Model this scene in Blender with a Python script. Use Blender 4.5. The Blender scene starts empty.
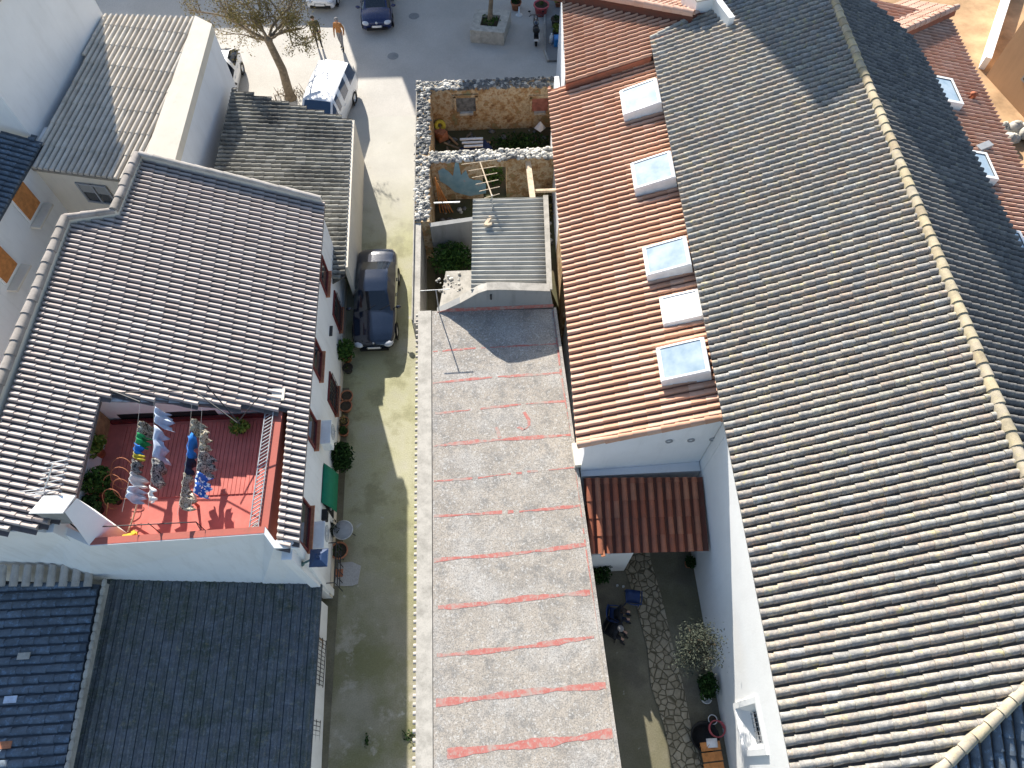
import bpy, bmesh, math, random
from mathutils import Vector, Matrix
from math import sin, cos, tan, pi, radians, sqrt, atan2
random.seed(7)
V3 = Vector
scene = bpy.context.scene
col = scene.collection

# ------------------------------------------------------------------ camera (drone, 25 m up, looking 61 deg down)
F, TH, YAW, H = 700.0, radians(61), radians(3.0), 25.0
FW = V3((sin(YAW)*cos(TH), cos(YAW)*cos(TH), -sin(TH)))
RT = V3((cos(YAW), -sin(YAW), 0)); UP = RT.cross(FW)
CAM = V3((0, 0, H))
def ray(px, py): return RT*((px-512)/F) + UP*((384-py)/F) + FW
def hit(px, py, p0, n):
    d = ray(px, py); n = V3(n)
    return CAM + d*((V3(p0)-CAM).dot(n)/d.dot(n))
def P(px, py, z=0.0): return hit(px, py, (0, 0, z), (0, 0, 1))
def PX(px, py, x): return hit(px, py, (x, 0, 0), (1, 0, 0))
def PY(px, py, y): return hit(px, py, (0, y, 0), (0, 1, 0))

cd = bpy.data.cameras.new('camera'); cam = bpy.data.objects.new('camera', cd); col.objects.link(cam)
cd.sensor_fit = 'HORIZONTAL'; cd.sensor_width = 36; cd.lens = 36*F/1024; cd.clip_end = 2000; cd.clip_start = .1
cam.matrix_world = Matrix(((RT.x, UP.x, -FW.x, 0), (RT.y, UP.y, -FW.y, 0), (RT.z, UP.z, -FW.z, H), (0, 0, 0, 1)))
scene.camera = cam

# ------------------------------------------------------------------ light
SD = V3((-.27, 1, .55)).normalized()
elev = math.asin(SD.z); 
w = bpy.data.worlds.new('World'); scene.world = w; w.use_nodes = True
nt = w.node_tree; bg = nt.nodes['Background']
sky = nt.nodes.new('ShaderNodeTexSky'); sky.sky_type = 'NISHITA'; sky.sun_disc = False
sky.sun_elevation = elev; sky.sun_rotation = atan2(SD.x, SD.y); sky.air_density = 1.0; sky.dust_density = .6; sky.ozone_density = 1.0
nt.links.new(sky.outputs[0], bg.inputs[0]); bg.inputs[1].default_value = .1
sl = bpy.data.lights.new('sun', 'SUN'); so = bpy.data.objects.new('sun', sl); col.objects.link(so)
sl.energy = 5.0; sl.angle = radians(.53); sl.color = (1, .94, .85)
so.rotation_euler = SD.to_track_quat('Z', 'Y').to_euler(); so.location = SD*80
vs = scene.view_settings
vs.view_transform = 'Standard'; vs.look = 'None'; vs.gamma = 1; vs.exposure = 1.08; vs.use_curve_mapping = False

# ------------------------------------------------------------------ materials
MATS = {}
def N(nt, t, **kw):
    n = nt.nodes.new(t)
    for k, v in kw.items(): setattr(n, k, v)
    return n
def rgb(c): return (c[0], c[1], c[2], 1)
def noise(nt, vec, scale, detail=4, rough=.6):
    n = N(nt, 'ShaderNodeTexNoise'); n.inputs['Scale'].default_value = scale
    n.inputs['Detail'].default_value = detail; n.inputs['Roughness'].default_value = rough
    nt.links.new(vec, n.inputs['Vector']); return n.outputs[0]
def ramp(nt, fac, stops, interp='LINEAR'):
    r = N(nt, 'ShaderNodeValToRGB'); cr = r.color_ramp; cr.interpolation = interp
    while len(cr.elements) < len(stops): cr.elements.new(.5)
    for e, (p, c) in zip(cr.elements, stops):
        e.position = p; e.color = rgb(c) if hasattr(c, '__len__') else (c, c, c, 1)
    nt.links.new(fac, r.inputs[0]); return r.outputs[0]
def mix(nt, fac, a, b, mode='MIX'):
    m = N(nt, 'ShaderNodeMix'); m.data_type = 'RGBA'; m.blend_type = mode
    for sock, v in ((0, fac), (6, a), (7, b)):
        if hasattr(v, 'is_linked'): nt.links.new(v, m.inputs[sock])
        elif sock == 0: m.inputs[0].default_value = v
        else: m.inputs[sock].default_value = rgb(v)
    return m.outputs[2]
def base(name, rough=.9, spec=.3):
    m = bpy.data.materials.new(name); m.use_nodes = True; nt = m.node_tree
    b = nt.nodes['Principled BSDF']; b.inputs['Roughness'].default_value = rough
    b.inputs['Specular IOR Level'].default_value = spec
    tc = N(nt, 'ShaderNodeTexCoord'); MATS[name] = m
    return m, nt, b, tc.outputs['Object']
def bump(nt, b, h, strength, dist=.02):
    n = N(nt, 'ShaderNodeBump'); n.inputs['Strength'].default_value = strength; n.inputs['Distance'].default_value = dist
    nt.links.new(h, n.inputs['Height']); nt.links.new(n.outputs[0], b.inputs['Normal'])
def plain(name, c, var=.25, scale=6, rough=.8, bs=.15, spec=.3, metal=0, scale2=None):
    m, nt, b, v = base(name, rough, spec)
    n = noise(nt, v, scale); d = tuple(x*(1-var) for x in c); l = tuple(min(1, x*(1+var)) for x in c)
    c1 = ramp(nt, n, [(.3, d), (.7, l)])
    nt.links.new(c1, b.inputs['Base Color']); b.inputs['Metallic'].default_value = metal
    if bs: bump(nt, b, noise(nt, v, scale2 or scale*8, 3), bs)
    return m
def tilemat(name, stops, dirt=(.08, .075, .06), damt=.5, dscale=2.2, lich=None, lamt=.3, rough=.9, spk=(.05, .05, .045), mott=0):
    m, nt, b, v = base(name, rough, .2)
    at = N(nt, 'ShaderNodeAttribute'); at.attribute_name = 'rnd'
    c = ramp(nt, at.outputs['Fac'], stops)
    f = ramp(nt, noise(nt, v, dscale, 6, .7), [(.42, 0.0), (.72, damt)])
    c = mix(nt, f, c, dirt)
    if lich:
        f2 = ramp(nt, noise(nt, v, 5.5, 5, .75), [(.52, 0.0), (.66, lamt)]); c = mix(nt, f2, c, lich)
    if mott:
        c = mix(nt, ramp(nt, noise(nt, v, 9, 5, .8), [(.44, 0.0), (.54, mott)]), c, (.19, .187, .18))
        c = mix(nt, ramp(nt, noise(nt, v, 14, 4, .8), [(.56, 0.0), (.64, mott)]), c, (.52, .5, .45))
        c = mix(nt, ramp(nt, noise(nt, v, 3.7, 5, .75), [(.58, 0.0), (.66, mott*.8)]), c, (.5, .43, .2))
    f3 = ramp(nt, noise(nt, v, 28, 4, .7), [(.55, 0.0), (.75, .55*min(1, damt*1.6))]); c = mix(nt, f3, c, spk)
    nt.links.new(c, b.inputs['Base Color'])
    bump(nt, b, noise(nt, v, 35, 4), .25, .01)
    return m
def wallmat(name, c=(.8, .8, .78), stain=(.42, .39, .34), amt=.35, rough=.9):
    m, nt, b, v = base(name, rough, .2)
    mp = N(nt, 'ShaderNodeMapping'); mp.inputs['Scale'].default_value = (3, 3, .5); nt.links.new(v, mp.inputs[0])
    f = ramp(nt, noise(nt, mp.outputs[0], 1.0, 6, .7), [(.5, 0.0), (.85, amt)])
    f2 = ramp(nt, noise(nt, v, .8, 3), [(.3, .93), (.7, 1.0)])
    c1 = mix(nt, f, c, stain); c1 = mix(nt, 1.0, c1, f2, 'MULTIPLY')
    nt.links.new(c1, b.inputs['Base Color']); bump(nt, b, noise(nt, v, 14, 5), .2, .02)
    return m
def leafmat(name, a, b_, rough=.6):
    m, nt, b, v = base(name, .85, .12)
    at = N(nt, 'ShaderNodeAttribute'); at.attribute_name = 'rnd'
    nt.links.new(ramp(nt, at.outputs['Fac'], [(0, a), (1, b_)]), b.inputs['Base Color'])
    return m
def paint(name, c, rough=.25, coat=.6, metal=0.0):
    m, nt, b, v = base(name, rough, .5)
    n = ramp(nt, noise(nt, v, 9, 5), [(.35, tuple(x*.9 for x in c)), (.7, tuple(min(1, x*1.05+.004) for x in c))])
    nt.links.new(n, b.inputs['Base Color']); b.inputs['Coat Weight'].default_value = coat; b.inputs['Coat Roughness'].default_value = .08
    b.inputs['Metallic'].default_value = metal
    r = ramp(nt, noise(nt, v, 20, 4), [(.3, rough*.8), (.8, min(1, rough*1.6))]); nt.links.new(r, b.inputs['Roughness'])
    return m

wallmat('white_wall'); wallmat('shade_wall', (.78, .79, .8), (.5, .49, .47), .3)
wallmat('cream_wall', (.68, .62, .52), (.4, .36, .3), .35)
wallmat('tan_wall', (.5, .33, .2), (.3, .2, .13), .4)
wallmat('red_wall', (.42, .13, .1), (.25, .12, .09), .5)
wallmat('clean_white', (.82, .82, .8), (.6, .57, .52), .2)
wallmat('grey_render', (.3, .3, .29), (.13, .13, .12), .7)
tilemat('house_tile', [(0, (.4, .34, .31)), (.5, (.43, .375, .345)), (1, (.46, .41, .38))], damt=.2, dscale=1.2)
tilemat('house_channel', [(0, (.13, .11, .105)), (1, (.18, .155, .148))], damt=.4)  # channel colours kept darker than the covers, deepening the shade between rows
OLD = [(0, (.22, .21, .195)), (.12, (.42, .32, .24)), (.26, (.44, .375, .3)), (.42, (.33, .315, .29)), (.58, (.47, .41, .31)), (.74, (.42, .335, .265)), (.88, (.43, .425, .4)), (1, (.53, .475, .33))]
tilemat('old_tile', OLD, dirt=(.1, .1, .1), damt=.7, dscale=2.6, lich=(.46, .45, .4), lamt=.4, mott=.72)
tilemat('old_tile_shaded', [(0, (.09, .09, .09)), (.4, (.14, .135, .13)), (.8, (.19, .18, .165)), (1, (.26, .25, .235))], dirt=(.05, .05, .055), damt=.7, dscale=2.0, lich=(.3, .3, .29), lamt=.4, mott=.25)  # darker copy of the hall tile, the far slope's shade put into its colour
tilemat('old_channel', [(0, (.12, .11, .1)), (1, (.22, .2, .175))], damt=.8)
tilemat('ridge_tile', [(0, (.36, .29, .2)), (.35, (.47, .395, .26)), (.7, (.43, .375, .29)), (1, (.5, .42, .27))], damt=.5, lich=(.48, .42, .22), lamt=.5)
tilemat('orange_tile', [(0, (.52, .28, .18)), (.5, (.57, .33, .225)), (1, (.6, .39, .285))], damt=.22, dscale=.9)
tilemat('orange_channel', [(0, (.34, .15, .1)), (1, (.4, .19, .125))], damt=.3)
tilemat('rust_tile', [(0, (.32, .1, .055)), (.5, (.4, .14, .08)), (1, (.45, .19, .11))], damt=.45, dscale=1.4)
tilemat('rust_channel', [(0, (.13, .05, .035)), (1, (.18, .065, .045))], damt=.4)
tilemat('salmon_tile', [(0, (.55, .3, .2)), (.5, (.6, .36, .26)), (1, (.64, .42, .32))], damt=.15)
tilemat('pink_tile', [(0, (.54, .33, .24)), (1, (.62, .42, .33))], damt=.15)
tilemat('beige_tile', [(0, (.54, .48, .4)), (.5, (.59, .53, .45)), (1, (.63, .58, .5))], damt=.35, dscale=1.8)
tilemat('beige_channel', [(0, (.28, .25, .2)), (1, (.36, .32, .27))], damt=.5)
tilemat('grey_tile', [(0, (.15, .145, .125)), (.5, (.22, .21, .18)), (1, (.3, .29, .255))], dirt=(.03, .03, .03), damt=1.0, dscale=.45, lich=(.45, .45, .42), lamt=.3)
tilemat('grey_channel', [(0, (.07, .065, .06)), (1, (.12, .11, .095))], damt=.8)
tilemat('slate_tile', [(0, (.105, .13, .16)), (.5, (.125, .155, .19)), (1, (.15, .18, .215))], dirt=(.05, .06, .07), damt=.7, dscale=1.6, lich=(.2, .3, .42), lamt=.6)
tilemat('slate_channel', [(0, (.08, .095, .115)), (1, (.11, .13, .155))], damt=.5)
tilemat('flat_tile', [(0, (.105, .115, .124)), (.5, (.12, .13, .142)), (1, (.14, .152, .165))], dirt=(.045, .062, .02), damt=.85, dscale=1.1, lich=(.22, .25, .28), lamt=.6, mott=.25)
tilemat('verge_tile', [(0, (.4, .37, .33)), (1, (.5, .46, .42))], damt=.4)
tilemat('dull_ridge', [(0, (.3, .27, .24)), (1, (.38, .34, .31))], damt=.5)
tilemat('mortar', [(0, (.42, .39, .34)), (1, (.52, .49, .43))], damt=.5)
plain('iron', (.03, .03, .032), .3, 20, .55, .1, .4); plain('galv', (.42, .43, .43), .3, 8, .45, .1, .5, .6)
plain('alu', (.6, .6, .6), .2, 10, .4, 0, .5, .7)
plain('rubber', (.018, .018, .018), .3, 20, .85, .1); plain('black', (.012, .012, .013), .3, 20, .5, 0)
plain('wood', (.36, .22, .11), .35, 5, .8, .2); plain('pale_wood', (.58, .46, .32), .25, 5, .8, .2); plain('orange_wood', (.5, .2, .06), .25, 5, .7, .2)
plain('bark', (.2, .155, .105), .4, 7, .95, .5); plain('terracotta', (.42, .17, .09), .25, 8, .85, .15); plain('soil', (.06, .045, .03), .4, 20, 1, .4)
plain('pink_pot', (.5, .1, .11), .2, 8, .6, .1); plain('dark_pot', (.05, .045, .04), .3, 8, .8, .1)
plain('white_plastic', (.78, .78, .76), .08, 5, .45, 0, .4); plain('grey_plastic', (.3, .31, .32), .1, 5, .5, 0, .4)
plain('blue_plastic', (.02, .05, .16), .2, 6, .45, 0, .4); plain('sky_plastic', (.03, .22, .55), .2, 6, .45, 0, .4)
plain('green_awning', (.0, .16, .085), .15, 4, .7, .05); plain('dark_red', (.13, .02, .02), .3, 5, .6, .05)
plain('red_floor', (.56, .165, .135), .14, 2.5, .75, .12); plain('brick_red', (.33, .13, .1), .3, 6, .9, .3)
plain('lantern_blue', (.02, .045, .11), .2, 8, .4, 0, .5); plain('verdigris', (.09, .17, .16), .3, 10, .6, .1)
plain('dirt', (.46, .3, .17), .35, .7, 1, .5, .1, 0, 9); plain('kerb', (.4, .38, .34), .2, 4, .9, .2)
plain('rubble_white', (.47, .45, .4), .45, 2.2, .95, .5); plain('rubble_dark', (.15, .15, .145), .6, 4, .95, .5)
plain('dark_interior', (.02, .02, .022), .3, 4, .7, 0); plain('planter_stone', (.45, .42, .36), .25, 4, .9, .3)
plain('skin', (.5, .3, .22), .1, 8, .6, 0); plain('hair_grey', (.25, .24, .23), .2, 30, .8, .2); plain('hair_dark', (.03, .022, .018), .2, 30, .7, .2)
plain('cloth_black', (.018, .02, .026), .3, 14, .9, .2); plain('cloth_olive', (.07, .065, .035), .35, 10, .9, .2)
plain('cloth_brown', (.38, .17, .06), .25, 10, .9, .2); plain('cloth_grey', (.2, .2, .21), .25, 10, .9, .2)
plain('cloth_blue', (.03, .2, .62), .2, 6, .9, .2); plain('cloth_pale', (.5, .57, .68), .15, 8, .9, .2); plain('cloth_white', (.75, .74, .72), .1, 8, .9, .2)
plain('cloth_green', (.03, .33, .11), .2, 8, .9, .2); plain('cloth_yellow', (.62, .5, .06), .2, 8, .9, .2); plain('cloth_navy', (.02, .03, .07), .3, 8, .9, .2)
def camo(name, stops, scale):
    m, nt, b, v = base(name, .9, .2)
    nt.links.new(ramp(nt, noise(nt, v, scale, 3, .6), stops, 'CONSTANT'), b.inputs['Base Color']); return m
camo('cloth_camo', [(0, (.06, .05, .04)), (.42, (.33, .29, .2)), (.5, (.5, .46, .38)), (.57, (.12, .1, .08)), (.64, (.42, .36, .28))], 11)
camo('cloth_print', [(0, (.03, .03, .035)), (.46, (.35, .34, .32)), (.54, (.06, .06, .06)), (.6, (.5, .48, .45))], 14)
def dots():
    m, nt, b, v = base('cloth_dots', .9, .2)
    vo = N(nt, 'ShaderNodeTexVoronoi'); vo.inputs['Scale'].default_value = 7.5; vo.inputs['Randomness'].default_value = .25
    nt.links.new(v, vo.inputs['Vector'])
    nt.links.new(ramp(nt, vo.outputs['Distance'], [(0, (.75, .78, .82)), (.4, (.03, .12, .45))], 'CONSTANT'), b.inputs['Base Color'])
dots()
leafmat('leaf_green', (.02, .055, .012), (.08, .15, .03)); leafmat('leaf_lime', (.09, .15, .02), (.24, .27, .05)); leafmat('leaf_olive', (.03, .036, .028), (.075, .085, .062))
leafmat('leaf_ochre', (.12, .09, .03), (.3, .24, .09)); leafmat('leaf_dark', (.01, .03, .008), (.035, .075, .018))
leafmat('grass_leaf', (.03, .07, .012), (.08, .15, .03))
paint('car_black', (.006, .012, .028), .12, 1.0); paint('car_blue', (.008, .016, .075), .22); paint('car_white', (.8, .8, .8), .3)
def glass(name, c, rough=.06, spec=.8):
    m, nt, b, v = base(name, rough, spec); b.inputs['Base Color'].default_value = rgb(c); b.inputs['Coat Weight'].default_value = .5
    return m
glass('car_glass', (.012, .016, .022)); glass('van_glass', (.02, .05, .11)); glass('lamp_glass', (.55, .57, .6), .1); glass('tail_red', (.35, .01, .01), .2)
glass('window_glass', (.03, .035, .04)); 
def sky_glass():
    m, nt, b, v = base('skylight_glass', .05, 1.0)
    nt.links.new(ramp(nt, noise(nt, v, 1.6, 3), [(.3, (.27, .36, .42)), (.7, (.46, .53, .57))]), b.inputs['Base Color']); b.inputs['Coat Weight'].default_value = 1.0; b.inputs['Coat Roughness'].default_value = .03
sky_glass()

def ground_mat(name, c1, c2, moss=None, mamt=0, wet=None, scale=.5, speck=None):
    m, nt, b, v = base(name, .92, .25)
    c = ramp(nt, noise(nt, v, scale, 7, .65), [(.3, c1), (.7, c2)])
    if moss:
        f = ramp(nt, noise(nt, v, .33, 6, .62), [(.34, 0.0), (.6, mamt)]); c = mix(nt, f, c, moss)
    if wet:
        f = ramp(nt, noise(nt, v, .55, 5, .6), [(.52, 0.0), (.62, .55)]); c = mix(nt, f, c, wet)
    f = ramp(nt, noise(nt, v, 22, 4, .7), [(.35, .8), (.7, 1.1)]); c = mix(nt, 1.0, c, f, 'MULTIPLY')
    if speck:
        f = ramp(nt, noise(nt, v, 3.1, 3, .5), [(.72, 0.0), (.76, .7)]); c = mix(nt, f, c, speck)
    nt.links.new(c, b.inputs['Base Color']); bump(nt, b, noise(nt, v, 18, 5), .25, .02)
    return m
ground_mat('alley_mat', (.27, .255, .19), (.38, .36, .28), (.27, .27, .07), .85, None, .6, (.45, .43, .36))
ground_mat('alley_near_mat', (.2, .175, .125), (.33, .295, .225), (.14, .135, .04), .6, (.16, .14, .1), .55, (.42, .4, .34))
ground_mat('plaza_pale', (.46, .435, .39), (.55, .52, .47), None, 0, None, .5)
ground_mat('plaza_mat', (.2, .2, .195), (.27, .27, .265), None, 0, None, .35)
ground_mat('earth_mat', (.22, .17, .1), (.34, .26, .16), (.1, .12, .04), .5)
ground_mat('court_mat', (.16, .145, .11), (.25, .225, .17), (.11, .105, .05), .6, (.1, .09, .07), .8, (.32, .3, .26))
ground_mat('patch_mat', (.38, .37, .35), (.47, .455, .43), None, 0, None, 1.5)
ground_mat('ruin_floor', (.08, .065, .045), (.16, .125, .08), (.05, .07, .02), .7)
def stone_path():
    m, nt, b, v = base('path_mat', .95, .2)
    vo = N(nt, 'ShaderNodeTexVoronoi'); vo.inputs['Scale'].default_value = 4.4; nt.links.new(v, vo.inputs['Vector'])
    ve = N(nt, 'ShaderNodeTexVoronoi'); ve.feature = 'DISTANCE_TO_EDGE'; ve.inputs['Scale'].default_value = 4.4; nt.links.new(v, ve.inputs['Vector'])
    c = mix(nt, .5, ramp(nt, vo.outputs['Color'], [(.2, (.22, .185, .12)), (.8, (.4, .345, .25))]), ramp(nt, noise(nt, v, 9, 5), [(.3, (.2, .17, .11)), (.7, (.42, .37, .28))]))
    c = mix(nt, ramp(nt, ve.outputs['Distance'], [(.02, 1.0), (.085, 0.0)]), c, (.11, .095, .06))
    nt.links.new(c, b.inputs['Base Color']); bump(nt, b, ramp(nt, ve.outputs['Distance'], [(.0, 0.0), (.13, 1.0)]), .7, .05)
stone_path()
def flatroof():
    m, nt, b, v = base('flat_roof_mat', .95, .2)
    c = ramp(nt, noise(nt, v, 1.1, 7, .7), [(.3, (.28, .252, .218)), (.5, (.385, .343, .29)), (.7, (.455, .4, .335))])
    f = ramp(nt, noise(nt, v, 2.6, 6, .72), [(.48, 0.0), (.66, .8)]); c = mix(nt, f, c, (.2, .195, .185))
    f = ramp(nt, noise(nt, v, .6, 4), [(.48, 0.0), (.66, .6)]); c = mix(nt, f, c, (.47, .45, .42))
    f = ramp(nt, noise(nt, v, 24, 5, .8), [(.47, 0.0), (.6, .8)]); c = mix(nt, f, c, (.16, .157, .15))
    f = ramp(nt, noise(nt, v, 13, 4, .8), [(.55, 0.0), (.63, .75)]); c = mix(nt, f, c, (.55, .54, .51))
    nt.links.new(c, b.inputs['Base Color']); bump(nt, b, noise(nt, v, 20, 5), .4, .02)
    m, nt, b, v = base('red_seam', .9, .2)
    c = ramp(nt, noise(nt, v, 5, 5), [(.3, (.4, .12, .1)), (.7, (.47, .2, .17))])
    f = ramp(nt, noise(nt, v, 9, 6, .8), [(.5, 0.0), (.62, .8)]); c = mix(nt, f, c, (.38, .35, .31))
    f = ramp(nt, noise(nt, v, 1.4, 5, .7), [(.5, 0.0), (.62, .85)]); c = mix(nt, f, c, (.36, .33, .29))
    nt.links.new(c, b.inputs['Base Color'])
flatroof()
def ruinwall():
    m, nt, b, v = base('ruin_plaster', .95, .2)
    c = ramp(nt, noise(nt, v, 1.3, 6, .7), [(.34, (.2, .1, .05)), (.42, (.4, .25, .12)), (.5, (.55, .45, .3)), (.56, (.36, .2, .09)), (.66, (.27, .26, .14))])
    f = ramp(nt, noise(nt, v, 7, 5, .75), [(.5, 0.0), (.7, .6)]); c = mix(nt, f, c, (.12, .085, .05))
    nt.links.new(c, b.inputs['Base Color']); bump(nt, b, noise(nt, v, 8, 5), .6, .05)
    m, nt, b, v = base('blue_plaster', .95, .2)
    c = ramp(nt, noise(nt, v, 2, 5), [(.3, (.16, .31, .38)), (.62, (.28, .42, .47)), (.7, (.5, .3, .28))])
    nt.links.new(c, b.inputs['Base Color'])
ruinwall()

# ------------------------------------------------------------------ mesh builder
class MB:
    def __init__(s): s.v = []; s.f = []; s.m = []; s.r = []; s.sm = []
    def face(s, pts, m=0, r=None, sm=False):
        i = len(s.v); s.v += [V3(p) for p in pts]; s.f.append(tuple(range(i, i+len(pts)))); s.m.append(m); s.r.append(random.random() if r is None else r); s.sm.append(sm)
    def grid(s, rows, m=0, r=None, sm=True, closed=False, fm=None):
        i = len(s.v); n = len(rows[0])
        for row in rows: s.v += [V3(p) for p in row]
        for a in range(len(rows)-1):
            for b in range(n if closed else n-1):
                c = (b+1) % n
                s.f.append((i+a*n+b, i+a*n+c, i+(a+1)*n+c, i+(a+1)*n+b)); s.m.append(fm(a, b) if fm else m); s.r.append(random.random() if r is None else r); s.sm.append(sm)
    def box(s, c, size, rz=0, m=0, r=None, M=None):
        hx, hy, hz = [x/2 for x in size]; c = V3(c); R = M or Matrix.Rotation(rz, 3, 'Z')
        p = [c + R @ V3((x*hx, y*hy, z*hz)) for x in (-1, 1) for y in (-1, 1) for z in (-1, 1)]
        r = random.random() if r is None else r
        for q in ((0, 1, 3, 2), (4, 6, 7, 5), (0, 4, 5, 1), (2, 3, 7, 6), (0, 2, 6, 4), (1, 5, 7, 3)): s.face([p[k] for k in q], m, r)
    def obox(s, o, U, W, T, m=0, r=None):          # origin corner and three edge vectors
        o, U, W, T = V3(o), V3(U), V3(W), V3(T)
        if U.cross(W).dot(T) < 0: U, W = W, U
        p = [o, o+U, o+U+W, o+W]; q = [x+T for x in p]; r = random.random() if r is None else r
        s.face(p[::-1], m, r); s.face(q, m, r)
        for k in range(4): s.face([p[k], p[(k+1) % 4], q[(k+1) % 4], q[k]], m, r)
    def prism(s, poly, z0, z1, m=0, mt=None, off=None):   # polygon footprint (xy) or 3D polygon extruded by off
        if off is None: a = [V3((p[0], p[1], z0)) for p in poly]; b = [V3((p[0], p[1], z1)) for p in poly]
        else: a = [V3(p) for p in poly]; b = [p+V3(off) for p in a]
        s.face(a[::-1], m, .5); s.face(b, m if mt is None else mt, .5)
        for k in range(len(a)): s.face([a[k], a[(k+1) % len(a)], b[(k+1) % len(a)], b[k]], m, .5)
    def tube(s, path, r, n=6, m=0, cap=True, sm=True, rnd=None):
        path = [V3(p) for p in path]; rs = r if hasattr(r, '__len__') else [r]*len(path); rings = []
        for i, p in enumerate(path):
            t = (path[min(i+1, len(path)-1)] - path[max(i-1, 0)]).normalized()
            a = V3((0, 0, 1)) if abs(t.z) < .9 else V3((1, 0, 0)); u = t.cross(a).normalized(); w_ = t.cross(u)
            rings.append([p + (u*cos(2*pi*k/n) + w_*sin(2*pi*k/n))*rs[i] for k in range(n)])
        s.grid(rings, m, rnd, sm, True)
        if cap: s.face(rings[0][::-1], m, rnd); s.face(rings[-1], m, rnd)
    def lathe(s, c, prof, n=14, m=0, sm=True, axis=None):
        c = V3(c); Mx = axis or Matrix.Identity(3)
        s.grid([[c + Mx @ V3((r*cos(2*pi*k/n), r*sin(2*pi*k/n), z)) for k in range(n)] for r, z in prof], m, None, sm, True)
    def ball(s, c, rad, n=8, k=6, m=0, jit=0, rot=None):
        c = V3(c); rad = V3((rad, rad, rad)) if not hasattr(rad, '__len__') else V3(rad); rr = random.random(); R = rot or Matrix.Identity(3)
        rows = []
        for a in range(k+1):
            t = pi*a/k; rows.append([c + R @ V3((rad.x*sin(t)*cos(2*pi*b/n)*(1+random.uniform(-jit, jit)), rad.y*sin(t)*sin(2*pi*b/n)*(1+random.uniform(-jit, jit)), -rad.z*cos(t)*(1+random.uniform(-jit, jit)))) for b in range(n)])
        s.grid(rows, m, rr, True, True)
    def leaf(s, c, size, m=0, up=.4):
        n = V3((random.gauss(0, 1), random.gauss(0, 1), random.gauss(up, 1))).normalized(); u = n.orthogonal().normalized()
        u = Matrix.Rotation(random.uniform(0, 6.3), 3, n) @ u; v_ = n.cross(u); c = V3(c)
        s.face([c-u*size, c+v_*size*.5, c+u*size, c-v_*size*.5], m)
    def leaves(s, c, rad, n, size, m=0, shell=.5):
        c = V3(c)
        for _ in range(n):
            d = V3((random.gauss(0, 1), random.gauss(0, 1), random.gauss(0, 1))).normalized()*(shell+(1-shell)*random.random())
            s.leaf(c+V3((d.x*rad[0], d.y*rad[1], d.z*rad[2])), size*random.uniform(.6, 1.4), m)
    def build(s, name, mats, parent=None, solid=None):
        o0 = root_loc(parent)
        me = bpy.data.meshes.new(name); me.from_pydata([tuple(p-o0) for p in s.v], [], s.f); 
        for x in (mats if isinstance(mats, (list, tuple)) else [mats]): me.materials.append(MATS[x])
        me.polygons.foreach_set('material_index', s.m); me.polygons.foreach_set('use_smooth', s.sm)
        a = me.attributes.new('rnd', 'FLOAT', 'FACE'); a.data.foreach_set('value', s.r)
        me.update()
        o = bpy.data.objects.new(name, me); col.objects.link(o)
        if parent: o.parent = parent
        if solid:
            md = o.modifiers.new('thickness', 'SOLIDIFY'); md.thickness = solid; md.offset = 0
        return o
def root_loc(p):
    l = V3((0, 0, 0))
    while p: l = l + p.location; p = p.parent
    return l
def thing(name, label, cat, loc=(0, 0, 0), group=None):
    o = bpy.data.objects.new(name, None); col.objects.link(o); o.location = loc; o.empty_display_size = .3
    o['label'] = label; o['category'] = cat
    if group: o['group'] = group
    return o
def tag(o, label, cat, group=None):
    o['label'] = label; o['category'] = cat
    if group: o['group'] = group
    return o
def struct(name, mb, mats):
    o = mb.build(name, mats); o['kind'] = 'structure'; return o
def copy_thing(root, loc, label):
    r = root.copy(); col.objects.link(r); r.location = loc; r['label'] = label
    for c in root.children:
        d = c.copy(); col.objects.link(d); d.parent = r
        for g in c.children:
            h = g.copy(); col.objects.link(h); h.parent = d
    return r

# ------------------------------------------------------------------ tiled roof planes
class Roof:
    def __init__(s, a, b, c):                      # a->b along the rows' progress (eave), c uphill
        s.o = V3(a); s.U = (V3(b)-s.o).normalized(); n = s.U.cross(V3(c)-s.o).normalized()
        if n.z < 0: n = -n
        s.N = n; s.V = n.cross(s.U); 
        if s.V.dot(V3(c)-s.o) < 0: s.V = -s.V
    def pix(s, px, py): return hit(px, py, s.o, s.N)
    def uv(s, p): d = V3(p)-s.o; return (d.dot(s.U), d.dot(s.V))
    def at(s, u, v, h=0): return s.o + s.U*u + s.V*v + s.N*h
    def z(s, x, y): return s.o.z - (s.N.x*(x-s.o.x) + s.N.y*(y-s.o.y))/s.N.z
    def on(s, x, y, h=0): return V3((x, y, s.z(x, y)))+s.N*h
def spans(poly, u):
    xs = []
    for i in range(len(poly)):
        (u0, v0), (u1, v1) = poly[i], poly[(i+1) % len(poly)]
        if (u0 <= u) != (u1 <= u): xs.append(v0 + (v1-v0)*(u-u0)/(u1-u0))
    xs.sort(); return list(zip(xs[::2], xs[1::2]))
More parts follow.
